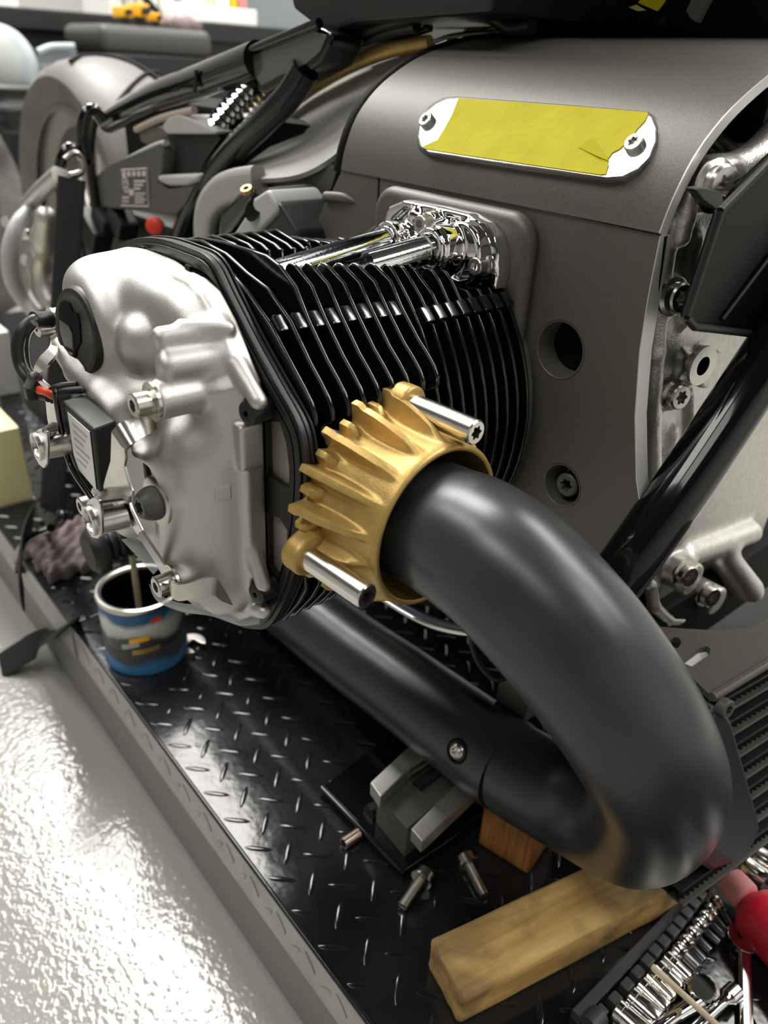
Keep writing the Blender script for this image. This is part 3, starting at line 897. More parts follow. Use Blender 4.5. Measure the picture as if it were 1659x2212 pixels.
# lower side cover with its pockets
def circ(c, r, n=32, ax='y'):
    out = []
    for i in range(n):
        a = 2 * math.pi * i / n
        out.append(V((c[0] + r * math.cos(a), c[1], c[2] + r * math.sin(a))) if ax == 'y' else V((c[0], c[1] + r * math.cos(a), c[2] + r * math.sin(a))))
    return out
h1 = at(1210, 755, 'y', 0.0); h2 = at(1214, 1048, 'y', 0.0)
R1, R2 = 0.0165, 0.0135
front = [V((front_x(z), 0, z)) for z in np.linspace(.1288, -.15, 24)]
outl = [V((-.051, 0, .1308)), V((.06, 0, .1302))] + front + [V((.1, 0, -.165)), V((-.02, 0, -.165)), V((-.0511, 0, -.12)), V((-.0511, 0, .05))]
side = prism('crankcase_side_cover', outl, (0, .006, 0), M['casing'], bike, bevel=0.0, holes=[circ(h1, R1), circ(h2, R2)])
for c, r, d in ((h1, R1, .03), (h2, R2, .02)):
    lathe('pocket', [(r + .0012, -.0004), (r, .0006), (r * .97, .004), (r * .93, d), (0, d)], c, (0, 1, 0), M['casing'], side, 40)
bolt('torx_bolt', h2 + V((.0005, .017, -.001)), (0.05, -1, 0.05), .0078, .0125, M['plastic_grey'], side, kind='torx', washer=.002, wr=1.25)
fe_a = [p + V((.0004, -.0002, 0)) for p in front]; fe_b = [p + V((.0012, .0100, 0)) for p in front]
loft('machined_edge', [fe_a, fe_b], M['casing_edge'], side, thick=.0006, n=1, m=1)
rear_o = [V((-.0535, 0, .1308))] + [at(u, v, 'y', 0) for u, v in ((742, 357), (722, 400), (712, 425), (700, 440), (672, 512), (650, 560))] + [V((-.13, 0, -.1)), V((-.0535, 0, -.12))]
prism('crankcase_rear_cover', rear_o, (0, .012, 0), M['casing'], bike, bevel=.0012)
sw = tube('swage_line', [at(705, 425, 'y', -.0005), at(745, 428, 'y', -.0005), at(775, 440, 'y', .002)], [.004, .004, .001], M['casing'], bpy.data.objects['crankcase_rear_cover'], segs=12)

# raised pad behind the pushrod block and collar round the cylinder foot
def rrect(x0, x1, z0, z1, r, y, n=6):
    out = []
    for cx, cz, a0 in ((x1 - r, z1 - r, 0), (x0 + r, z1 - r, 90), (x0 + r, z0 + r, 180), (x1 - r, z0 + r, 270)):
        for i in range(n + 1):
            a = math.radians(a0 + 90 * i / n)
            out.append(V((cx + r * math.cos(a), y, cz + r * math.sin(a))))
    return out
prism('pushrod_pad', rrect(-.045, .099, .03, .1275, .018, .002), (0, -.0135, 0), M['casing'], bike, bevel=.007, seg=4)
lathe('cylinder_foot', [(.112, -.004), (.111, .002), (.109, .0045), (.105, .0055), (.08, .0055)], (0, 0, 0), (0, -1, 0), M['casing'], bike, 72)
# crankcase body behind the covers
blk_ = prism('crankcase_body', [V((-.12, .015, .12)), V((.10, .015, .12)), V((.13, .015, .04)), V((.15, .015, -.12)), V((.09, .015, -.2)), V((-.1, .015, -.2)), V((-.14, .015, -.08))], (0, .33, 0), M['dark'], bike, bevel=.004)
prism('engine_dark_filler', [V((.04, y + .012, z - .010)) for y, z in PROF] + [V((.04, .36, .2)), V((.04, .36, -.12)), V((.04, .02, -.12))], (.09, 0, 0), M['dark'], bike)  # dark backing block standing in for the shaded engine interior

# ---- name plate and tape
P0, P1_, P2_ = onprof(1310, 383), onprof(915, 326), onprof(1205, 228)
PN = (P1_ - P0).cross(P2_ - P0).normalized()
if PN.dot(V(CAM) - P0) < 0: PN.negate()
P0 = P0 + PN * .0065
def onplane(u, v, off=0.0, p0=None, n=None):
    p0 = P0 if p0 is None else V(p0); n = PN if n is None else V(n)
    d = V(ray(u, v)); c = V(CAM); q = p0 + n * off
    return c + d * ((q - c).dot(n) / d.dot(n))
pl_px = [(990, 212), (1195, 226), (1390, 241), (1408, 252), (1417, 275), (1416, 305), (1403, 338), (1378, 364), (1345, 381), (1310, 384), (1200, 368), (1000, 339), (925, 328), (910, 317), (904, 295), (907, 268), (920, 243), (942, 224), (965, 214)]
npl = prism('name_plate', [onplane(u, v) for u, v in pl_px], -PN * .003, M['mirror'], bike, bevel=.0005)
npl['label'] = 'polished oblong name plate masked with yellow tape'
backing = prism('plate_pad', [onplane(u + (u - 1160) * .035, v + (v - 298) * .09, -.0028) for u, v in pl_px], -PN * .010, M['casing'], bike, bevel=.0026, seg=4)
tp_px = [(990, 212), (1100, 219), (1250, 230), (1398, 242), (1400, 246), (1392, 262), (1375, 280), (1366, 296), (1350, 310), (1338, 322), (1322, 330), (1312, 345), (1314, 357), (1308, 376), (1296, 377), (1150, 356), (1000, 334), (918, 321), (912, 316), (945, 302), (958, 280), (975, 250)]
tp = prism('masking_tape', [onplane(u, v, .0006) for u, v in tp_px], -PN * .0005, M['tape'], npl); tp['label'] = 'strip of yellow masking tape'
tf = [onplane(1250, 318, .0009), onplane(1268, 302, .003), onplane(1284, 300, .002), onplane(1310, 335, .0012), onplane(1314, 347, .0010), onplane(1292, 338, .0014)]
prism('tape_fold', tf, -PN * .0004, M['tape_bright'], npl)
for u, v in ((924, 263), (1372, 314)):
    bolt('screw', onplane(u, v, 0), PN, .0052, .0034, M['steel'], npl, kind='torx', flange=False)

# ---- cylinder barrel with its nine fins
def fin_mesh(name, pts, y, th, parent, bev=.00125):
    return prism(name, [V((x, y + th / 2, z)) for x, z in pts], (0, -th, 0), M['fin'], parent, bevel=bev, seg=3)
cyl = lathe('cylinder_barrel', [(0, 0), (.088, 0), (.088, .095), (0, .095)], (0, 0, 0), (0, -1, 0), M['fin'], bike, 48)
def cyl_outline():
    pts = []
    R = .1185; zt = .0855
    a0 = math.asin(zt / R)
    for i in range(49):
        a = math.pi - a0 + (math.pi + 2 * a0) * i / 48
        pts.append((R * math.cos(a), R * math.sin(a)))
    return [(x, z) for x, z in pts]
CO = cyl_outline()
for k in range(9):
    y = -.012 - k * .0093
    o = [(x, z) for x, z in CO]
    x1 = max(x for x, z in o if z > .085)
    if k >= 4:      # the outer ones reach up to the pushrod tubes
        tx, tz = {8: (.0624, .1016), 7: (.0630, .1000), 6: (.0626, .0982), 5: (.0684, .0971), 4: (.0693, .0960)}[k]
        o = [(x, z) for x, z in o if z < .074]
        rz = tz - .001
        o = o + [(.0935, .0735), (.0885, .0795), (.0815, .0870), (tx + .008, tz - .0045), (tx + .002, tz - .0003), (tx - .002, tz), (tx - .0052, tz - .0012), (tx - .0075, tz - .006), (tx - .009, .084), (.01, .080), (-.010, .085), (-.0125, rz - .004), (-.015, rz), (-.019, rz + .0006), (-.045, rz - .001), (-.072, .0875)]
    fin_mesh('fin', o, y, .0029, cyl)
for k in range(8):
    y = -.012 - (k + .5) * .0093
    box('fin_bridge', (.0895, y, .0765), (.0105, .0072, .0105), M['fin'], cyl, bevel=.0012, rot=Matrix.Rotation(math.radians(40), 3, 'Y'))

# ---- cylinder head: nine fins, port housing, studs
G_OUT = [(-.118, .079), (-.08, .097), (-.039, .106), (.001, .108), (.026, .106), (.044, .091), (.065, .073), (.086, .057), (.106, .041), (.112, .023), (.112, .002), (.107, -.029), (.094, -.067), (.073, -.105), (.052, -.122), (.024, -.135), (0, -.138), (-.03, -.133), (-.055, -.12), (-.077, -.102), (-.097, -.065), (-.111, -.02), (-.119, .03), (-.124, .06)]
head = prism('cylinder_head', [V((x * .80, -.172, z * .80)) for x, z in G_OUT], (0, .085, 0), M['fin'], bike, bevel=.004)
BR = [(.0663, .0809), (.0714, .0822), (.0741, .0825), (.0758, .0828), (.0778, .0834), (.0796, .0838), (.0817, .0840), (.0833, .0839), (.0851, .0836)]
TIP = {2: (.0454, .1052), 3: (.0466, .1045), 4: (.0490, .1040), 5: (.0505, .1034), 6: (.0527, .1029), 7: (.0547, .1023), 8: (.0582, .1021)}
f0 = [(.086, .0645), (.0965, .0560), (.1030, .0500), (.1065, .0435), (.1070, .0385)]
f1 = [(.100, .0700), (.1075, .0645), (.1140, .0590), (.1178, .0535), (.1180, .0480)]
low = [(.100, .0345), (.086, .03), (.084, -.05), (.096, -.058), (.098, -.068), (.090, -.083), (.073, -.106), (.05, -.1235), (.024, -.1335), (0, -.137), (-.03, -.132), (-.055, -.119), (-.077, -.101), (-.095, -.064), (-.108, -.02), (-.114, .03), (-.112, .062)]
HY = [-.1665 + i * .0091 for i in range(9)]
for i, y in enumerate(HY):
    t = i / 8
    bx, bz = BR[i]
    lowr = [(a[0] + (b[0] - a[0]) * t ** .8, a[1] + (b[1] - a[1]) * t) for a, b in zip(f0, f1)]
    if i < 2:
        top = [(-.112, .076), (-.10, .086), (-.06, .1015), (-.02, .1065), (.008, .1045), (.030, .0985)]
        mid = [((.046, .092) if i == 0 else (.050, .0945)), (bx, bz)]
    else:
        tx, tz = TIP[i]
        top = [(-.112, .076), (-.10, .086), (-.07, .097), (-.040, .1045)]
        if i == 2: top += [(-.01, .1065), (.02, .1075), (tx - .01, .1075)]
        else: top += [(-.014, .1065 - .0008 * i), (-.0085, .1045 - .0008 * i), (-.006, .100), (-.003, .084), (.012, .080), (tx - .0105, .081), (tx - .0085, .096), (tx - .006, tz - .0025), (tx - .003, tz - .0002)]
        mid = [(tx, tz), (tx + .003, tz - .0008), ((tx + bx) / 2 + .0028, (tz + bz) / 2 + .0030), (bx, bz)]
    lw = low
    if i >= 5: lw = [(x, z) if z < -.0 or x < .08 else (x - .004, z) for x, z in low]
    fin_mesh('fin', top + mid + lowr + lw, y, .0030, head)
for i in range(8):
    y = (HY[i] + HY[i + 1]) / 2
    t = (i + .5) / 8
    x = (BR[i][0] + BR[i + 1][0]) / 2; z = (BR[i][1] + BR[i + 1][1]) / 2
    box('fin_bridge', (x - .0035, y, z - .0038), (.0105, .0066, .0105), M['fin'], head, bevel=.0015, rot=Matrix.Rotation(math.radians(40), 3, 'Y'))
for u, v, y in ((662, 925, -.162), (733, 862, -.143), (793, 830, -.125), (860, 800, -.107), (930, 800, -.09)):
    c = at(u, v, 'y', y)
    lathe('stud_boss', [(0, .012), (.0035, .011), (.0048, .008), (.006, -.004), (.0075, -.02), (0, -.02)], c + V((-.008, 0, 0)), (.95, -.1, -.12), M['fin'], head, 20)

# ---- gasket and black carrier frame
def gout(scale, y, off=(0, 0)):
    return [V((x * scale + off[0], y, z * scale + off[1])) for x, z in [(p.x, p.y) for p in spline([(x, z, 0) for x, z in G_OUT], 4, closed=True)]]
def inset(pts, d):
    n = len(pts); out = []
    for i in range(n):
        a, b, c = pts[i - 1], pts[i], pts[(i + 1) % n]
        t = (c - a).normalized()
        nrm = V((t.z, 0, -t.x))
        out.append(b + nrm * d)
    return out
GO = gout(1.0, -.1775)
if inset(GO, .005)[0].length > GO[0].length: _sg = -1
else: _sg = 1
carrier = prism('gasket_carrier', GO, (0, .0035, 0), M['rubber'], bike, bevel=.0005, holes=[inset(GO, _sg * .0115)])
prism('gasket_lip', [p + V((0, .0041, 0)) for p in inset(GO, _sg * .0004)], (0, .0024, 0), M['rubber'], carrier, bevel=.0005, holes=[[p + V((0, .0041, 0)) for p in inset(GO, _sg * .010)]])
prism('gasket_lip', [p + V((0, .0071, 0)) for p in inset(GO, _sg * -.0004)], (0, .0016, 0), M['rubber'], carrier, bevel=.0007, holes=[[p + V((0, .0071, 0)) for p in inset(GO, _sg * .010)]])
prism('gasket_lip', [p + V((0, -.0002, 0)) for p in inset(GO, _sg * .0032)], (0, -.0012, 0), M['rubber'], carrier, bevel=.0005, holes=[[p + V((0, -.0002, 0)) for p in inset(GO, _sg * .0075)]])
FP = [(-.106, .070), (-.0832, .0876), (-.0588, .0964), (-.0468, .0981), (-.0172, .0985), (.0267, .0973), (.040, .0937), (.0545, .0825), (.070, .0640), (.0775, .0560), (.0775, .045), (.0768, 0), (.0758, -.065), (.0715, -.094), (.05, -.112), (.024, -.122), (0, -.125), (-.03, -.119), (-.055, -.106), (-.075, -.088), (-.088, -.03), (-.098, .03), (-.107, .055)]
win1 = atl([(573, 912), (604, 912), (618, 960), (624, 1010), (624, 1052), (606, 1046), (576, 1024)], 'y', -.1775)
win2 = atl([(577, 1108), (604, 1120), (620, 1146), (618, 1195), (602, 1246), (594, 1240), (580, 1222)], 'y', -.1775)
prism('carrier_web', inset(GO, _sg * .0095), (0, .0035, 0), M['rubber'], carrier, bevel=.0005, holes=[[V((x * .86 + (.004 if x > 0 else 0), -.1775, z * .86)) for x, z in FP], [V((p.x, -.1775, p.z)) for p in win1], [V((p.x, -.1775, p.z)) for p in win2]])
prism('head_wall', [V((x * .945, -.1728, z * .945)) for x, z in G_OUT], (0, .0005, 0), mat('machined_grey', (0.40, 0.37, 0.32), 0.5, .3), carrier)
for u, v in ((545, 885), (563, 1272)):
    c = at(u, v, 'y', -.187)
    lathe('rubber_grommet', [(0, .0005), (.0018, .0005), (.0018, .006), (.0035, .0062), (.0062, .005), (.0066, .003), (.0066, -.008), (0, -.008)], c + V((.002, 0, 0)), (.2, -1, 0), M['rubber'], carrier, 24)
for u, v in ((357, 565), (308, 543), (408, 585)):
    c = at(u, v, 'y', -.1815)
    box('carrier_notch', c, (.006, .002, .006), M['dark'], carrier, bevel=.0005)

# ---- valve cover
OC = at(181, 718, 'x', -.034)               # centre of the filler cap
POSTS = ((.0555, .0485), (.0555, -.0600), (-.0790, .0530), (-.0555, -.0600))
YP = -.2290                                 # outer end of the bracket posts
def cover_fn(X, Y, Z):
    fl = s_ext(s_poly(X, Z, FP), Y, -.1915, -.1795, .002)
    body = s_ext(s_poly(X, Z, [(x * .955 - .001, z * .955) for x, z in FP]), Y, -.2045, -.18, .013)
    d = smin(fl, body, .006)
    # filler tower
    tower = s_cyl(X, Y, Z, (OC.x + .004, -.185, OC.z + .002), (OC.x - .002, OC.y + .0015, OC.z), .036, .010, .0305)
    d = smin(d, tower, .012)
    # sloping shoulder between tower and top edge
    d = smin(d, s_cap(X, Y, Z, (-.045, -.196, .080), (-.01, -.193, .081), .0165), .012)
    d = smin(d, s_cap(X, Y, Z, (-.02, -.195, .070), (.030, -.188, .072), .0145), .012)
    # rocker dome
    d = smin(d, s_sph(X, Y, Z, (.003, -.2065, .0605), .0165), .005)
    d = smin(d, s_sph(X, Y, Z, tuple(at(176, 626, 'x', -.054) + V((0, .008, 0))), .017), .012)
    # flared lower lip of the upper half
    lp = [tuple(at(u, v, 'x', x)) for u, v, x in ((118, 770, -.058), (150, 822, -.036), (196, 872, -.012), (238, 925, .008), (275, 985, .024))]
    lp = [(a, b + .006, c + .004) for a, b, c in lp]
    lip = chain_(X, Y, Z, lp, .0072)
    d = smin(d, lip, .012)
    skirt = chain_(X, Y, Z, [(a, -.212, c + .004) for a, b, c in lp], .0135)
    d = smin(d, skirt, .012)
    # front and rear rocker columns
    for s in (1, -1):
        col = s_cap(X, Y, Z, (s * .0445, -.2015, .010), (s * .0435, -.2035, -.064), .0250, .0245)
        d = smin(d, col, .012)
    # valley between dome and front posts
    d = smax(d, -s_cap(X, Y, Z, (.030, -.226, .066), (.026, -.234, .026), .0135, .0165), .010)
    # recess in the middle where the control unit sits
    d = smax(d, -s_box(X, Y, Z, (.0, -.236, -.052), (.0225, .022, .052), .01), .010)
    for sx, z0 in POSTS:
        d = smin(d, s_cyl(X, Y, Z, (sx, -.186, z0), (sx, YP, z0), .0098, .0012), .004)
    # wave ribs above the front post
    d = smin(d, s_cyl(X, Y, Z, (.0585, -.185, .0655), (.0535, -.2250, .0645), .0078, .006), .006)
    d = smin(d, s_cyl(X, Y, Z, (.0545, -.185, .0790), (.0480, -.2230, .0770), .0056, .004), .006)
    d = smin(d, s_cap(X, Y, Z, (.0600, -.187, .0800), (.0490, -.208, .0825), .0026), .003)
    # foot under the lower post
    d = smin(d, s_cap(X, Y, Z, (.056, -.214, -.068), (.064, -.196, -.080), .0085), .006)
    # prongs that hold the rubber grommets
    for a, b in (((.068, .0625), (.0855, .0495)), ((.0745, -.046), (.0835, -.0645)), ((.0735, -.088), (.083, -.0835))):
        d = smin(d, s_cap(X, Y, Z, (a[0], -.1875, a[1]), (b[0], -.1875, b[1]), .0046), .003)
    # wide rail on the flange
    d = smin(d, s_box(X, Y, Z, (.0745, -.1885, .022), (.0055, .007, .013), .002), .002)
    return d
def chain_(X, Y, Z, pts, r, k=.004):
    d = None
    for a, b in zip(pts, pts[1:]):
        c = s_cap(X, Y, Z, a, b, r)
        d = c if d is None else smin(d, c, k)
    return d
vc = sdf_obj('valve_cover', cover_fn, (-.115, -.256, -.136), (.095, -.176, .108), .00115, M['cast'], bike)
vc['label'] = 'bare cast aluminium valve cover'
# casting mark
cmk = at(481, 1064, 'x', .0708)
box('casting_mark', cmk + V((.0004, .0, 0)), (.0022, .009, .0095), M['cast'], vc, bevel=.001, rot=Matrix.Rotation(math.radians(-18), 3, 'Z'))

# oil filler cap
oc = OC.copy(); on = V((.10, -1, .10)).normalized(); CS = 1.16
cap = lathe('oil_filler_cap', [(.0250, -.004), (.0257, 0), (.0257, .0028), (.0242, .0050), (.0215, .0056), (.0200, .0052), (.0185, .0048), (0, .0046)], oc, on, M['rubber'], vc, 48)
cap['label'] = 'round black plastic oil filler cap'
_a, _e1, _e2 = frame_of(on)
def capp(x, z, h):
    ex = V((0, 0, 1)).cross(on).normalized(); ez = on.cross(ex).normalized()
    return oc + ex * x + ez * z + on * h
EXC = V((0, 0, 1)).cross(on).normalized()
_sx = 1 if EXC.x > 0 else -1
def capq(x, z, h):
    ex = EXC * _sx; ez = V((0, 0, 1)); ez = (ez - on * ez.dot(on)).normalized()
    return oc + ex * x * CS + ez * z * CS + on * (h + .0006)
slot = [(-.0155, .010), (-.010, .0135), (-.004, .0135), (-.001, .0098), (.0035, .0102), (.0052, .006), (.0052, -.003), (.0005, -.0085), (-.001, -.0125), (-.006, -.0148), (-.0125, -.0105), (-.0165, -.002)]
prism('cap_recess_shade', [capq(x, z, .0047) for x, z in slot], -on * .0005, M['dark'], cap)  # flat dark patch painted for the shade of a recess
prism('cap_grip', [capq(x, z, .0052) for x, z in [(-.0155, .0035), (-.0045, .0025), (-.002, -.0005), (-.002, -.011), (-.006, -.0135), (-.0115, -.010), (-.0155, -.003)]], -on * .002, M['gloss'], cap, bevel=.0006)
lathe('cap_seat', [(.0300, -.010), (.0295, -.003), (.0282, -.0005), (.0262, 0), (.024, -.001)], oc, on, M['cast'], cap, 48)

# bolts of the bracket on the four posts
for sx, z0 in POSTS:
    bolt('socket_bolt', V((sx, YP - .0018, z0)), (0.02, -1, 0.02), .0062, .0095, M['steel'], vc, kind='hex')
# centre bolt with washer
cb = at(344, 1082, 'y', -.2255)
cbn = V((.1, -1, .02)).normalized()
bw = lathe('sealing_washer', [(0, -.006), (.0148, -.006), (.0150, .0004), (.0138, .0012), (.0146, .0020), (.0146, .0045), (.0132, .0055), (.006, .0058)], cb - cbn * .003, cbn, M['steel'], vc, 44)
bolt('dome_bolt', cb + cbn * .0028, cbn, .0098, .0098, M['plastic_grey'], vc, kind='button')
prism('centre_plate', [at(u, v, 'y', -.207) for u, v in ((300, 1120), (352, 1128), (378, 1160), (372, 1210), (345, 1235), (318, 1190))], (0, .004, 0), mat('satin_sheet', (.42, .43, .44), .35, .8), vc, bevel=.0006)
prism('mesh_strip', [at(u, v, 'y', -.209) for u, v in ((285, 1005), (312, 1000), (318, 1030), (302, 1090), (288, 1075))], (0, .003, 0), mat('knurled_black', (.012, .012, .012), .3, bump=1.0, bscale=350), vc)

# ---- stainless bracket
BY = -.252
brk = prism('module_bracket', [at(u, v, 'y', BY) for u, v in [(240, 932), (268, 972), (270, 990), (267, 1008), (276, 1040), (284, 1062), (285, 1084), (277, 1086), (284, 1105), (304, 1146), (296, 1156), (272, 1115), (250, 1080), (226, 1066), (222, 1050), (228, 1028), (238, 995)]], (0, .0016, 0), M['stainless'], bike, bevel=.0004)
brk['label'] = 'bent stainless steel bracket'
ear = .0555
def ribbon(name, A, B, parent, th=.0016, n=5, m='stainless'):
    return loft(name, [A, B], M[m], parent, thick=th, n=n, m=1)
ribbon('bracket_arm', [at(338, 893, 'y', YP - .001), at(300, 900, 'y', -.2385), at(262, 912, 'y', -.2475), at(240, 933, 'y', BY)], [at(339, 928, 'y', YP - .001), at(314, 942, 'y', -.2385), at(287, 957, 'y', -.2475), at(268, 973, 'y', BY)], brk)
for sx, z0 in POSTS[:3]:
    lathe('bracket_ear', [(.0045, 0), (.0102, 0), (.0102, .0016), (.0045, .0016)], V((sx, YP, z0)), (0, -1, 0), M['stainless'], brk, 32)
ribbon('bracket_arm', [at(286, 1122, 'y', BY), at(300, 1160, 'y', -.245), at(335, 1215, 'y', -.230), at(350, 1243, 'y', YP)], [at(304, 1148, 'y', BY), at(318, 1168, 'y', -.245), at(352, 1218, 'y', -.230), at(364, 1248, 'y', YP)], brk)
ribbon('bracket_foot', [at(362, 1243, 'x', .064), at(385, 1264, 'x', .0705), at(458, 1247, 'x', .076), at(478, 1262, 'x', .077), at(503, 1306, 'x', .078)], [at(368, 1280, 'x', .064), at(386, 1299, 'x', .0705), at(455, 1285, 'x', .076), at(478, 1298, 'x', .077), at(503, 1308, 'x', .078)], brk, n=4)
# lugs with pressed-in rings
def lug(tab, front, back, ring, yt):
    prism('bracket_lug', [at(u, v, 'y', yt) for u, v in tab], (0, .0016, 0), M['stainless'], brk, bevel=.0004)
    ribbon('bracket_lug', [at(u, v, 'y', yt) for u, v in front], [at(u, v, 'y', BY) for u, v in back], brk, n=4)
    c = at(*ring, 'y', yt - .0004)
    lathe('lug_ring', [(.0056, .012), (.0056, -.0006), (.0064, -.0018), (.0078, -.0016), (.0082, 0), (.0082, .001)], c, (0, 1, 0), M['stainless'], brk, 28)
    lathe('clip_nut', [(0, .002), (.0064, .002), (.0064, .016), (0, .016)], c + V((.004, 0, 0)), (0.1, 1, 0), M['steel'], brk, 20)
    lathe('lug_bore', [(.0055, .0005), (0, .006)], c, (0, 1, 0), M['dark'], brk, 20)
lug([(184, 1092), (192, 1081), (204, 1076), (214, 1081), (218, 1110), (219, 1150), (211, 1164), (198, 1161), (187, 1142), (182, 1112)], [(184, 1094), (191, 1082), (203, 1076), (215, 1082)], [(222, 1064), (232, 1052), (258, 1058), (276, 1074)], (197, 1124), -.2680)
lug([(70, 945), (78, 930), (90, 926), (100, 932), (102, 960), (101, 1000), (94, 1012), (84, 1004), (74, 985), (69, 962)], [(70, 946), (78, 931), (90, 926), (101, 933)], [(104, 922), (112, 912), (124, 914), (130, 926)], (82, 964), -.2680)
# rear branch of the bracket
ra_ = V((-.0575, YP - .0008, .0600))
ribbon('bracket_arm', [at(104, 708, 'y', YP - .001), at(108, 745, 'y', -.240), at(82, 775, 'y', -.250), at(72, 810, 'y', -.252), at(95, 850, 'y', -.252), at(102, 905, 'y', -.252), at(110, 935, 'y', -.254)], [at(122, 716, 'y', YP - .001), at(124, 758, 'y', -.240), at(102, 788, 'y', -.250), at(84, 815, 'y', -.252), at(118, 850, 'y', -.252), at(122, 900, 'y', -.252), at(125, 930, 'y', -.254)], brk, n=4)

# ---- control unit between the bracket arms
A_, B_, C_ = at(200, 928, 'y', -.2535), at(130, 866, 'y', -.2535), at(216, 1068, 'y', -.2535)
ecu_w = (A_ - B_).length; ecu_h = abs(A_.z - C_.z)
exu = (A_ - B_).normalized(); dz = (C_ - A_)
ecu = prism('control_unit', [B_, A_, C_, B_ + dz], (-.002, .0140, .001), M['plastic'], bike, bevel=.002, seg=3)
ecu['label'] = 'small black control unit with white label'
def eface(a, b, off=.0004):
    p = B_ + (A_ - B_) * a + dz * b
    return p + V((0, -off, 0))
prism('paper_label', [eface(.26, .06), eface(.93, .06), eface(.93, .97), eface(.40, .90), eface(.28, .72)], (0, -.0003, 0), M['white'], ecu)
for k in range(6):
    z = .16 + k * .11
    prism('print_line', [eface(.40, z, .0009), eface(.84 - .08 * (k % 3), z, .0009), eface(.84 - .08 * (k % 3), z + .028, .0009), eface(.40, z + .028, .0009)], (0, -.0001, 0), M['ink'], ecu)
tube('unit_frame', [B_ + V((-.002, -.001, .006)), B_ + V((.0, -.002, .001)), B_ + dz * .45 + V((.002, -.002, 0)), B_ + dz * .95 + V((.010, -.002, 0)), C_ + V((-.006, -.002, -.006))], .0016, M['gloss'], ecu, segs=10)
tube('unit_seal', [at(112, 860, 'y', -.2535), at(112, 845, 'y', -.252), at(130, 836, 'y', -.248), at(165, 832, 'y', -.240)], .0024, M['rubber'], ecu, segs=12)
tube('unit_seal', [at(118, 872, 'y', -.2535), at(120, 855, 'y', -.252), at(140, 846, 'y', -.248), at(180, 842, 'y', -.240)], .0022, M['rubber'], ecu, segs=12)
# wiring
hr = tube('wiring_harness', [at(112, 690, 'y', -.240), at(75, 692, 'y', -.250), at(48, 716, 'y', -.258), at(38, 750, 'y', -.262), at(44, 790, 'y', -.263), at(62, 820, 'y', -.262), at(82, 845, 'y', -.258), at(108, 856, 'y', -.254)], .0036, M['rubber'], bike, segs=14)
tube('second_cable', [at(75, 698, 'y', -.252), at(58, 720, 'y', -.256), at(53, 752, 'y', -.258), at(58, 790, 'y', -.259), at(75, 822, 'y', -.259)], .0024, M['rubber'], hr, segs=12)
tube('heat_sleeve', [at(108, 690, 'y', -.2405), at(72, 692, 'y', -.2505)], .0048, M['plastic'], hr, segs=16, smooth=False)
tube('cable_tie', [at(62, 832, 'y', -.267), at(72, 812, 'y', -.268), at(84, 815, 'y', -.262)], .0022, M['plastic'], hr, segs=10)
box('tie_head', at(66, 848, 'y', -.262), (.007, .006, .008), M['plastic'], hr, bevel=.001)
for k, c in enumerate(('wire_or', 'red')):
    tube('coloured_wire', [at(84, 846 - k * 6, 'y', -.259), at(98, 848 - k * 3, 'y', -.258), at(114, 858 - k * 6, 'y', -.255)], .0017, M[c], hr, segs=10)

# film hanging under the cover
fl_top = [at(330, 1245, 'y', -.228), at(345, 1285, 'y', -.224), at(400, 1305, 'y', -.210), at(455, 1300, 'y', -.20), at(505, 1312, 'y', -.19), at(560, 1318, 'y', -.183)]
fl_bot = [at(322, 1262, 'y', -.226), at(335, 1285, 'y', -.222), at(390, 1312, 'y', -.208), at(460, 1330, 'y', -.198), at(520, 1352, 'y', -.19), at(558, 1345, 'y', -.182)]
flm = loft('protective_film', [fl_top, [(a + b) / 2 + V((.004, -.002, -.002)) for a, b in zip(fl_top, fl_bot)], fl_bot], M['film'], bike, thick=.0004, n=4, m=3)
flm['label'] = 'crumpled clear protective film'
fl2t = [at(262, 1165, 'y', -.222), at(300, 1165, 'y', -.215), at(345, 1225, 'y', -.216)]
fl2b = [at(270, 1172, 'y', -.225), at(300, 1205, 'y', -.224), at(332, 1240, 'y', -.222)]
loft('protective_film', [fl2t, fl2b], M['film'], bike, thick=.0004, n=4, m=3)

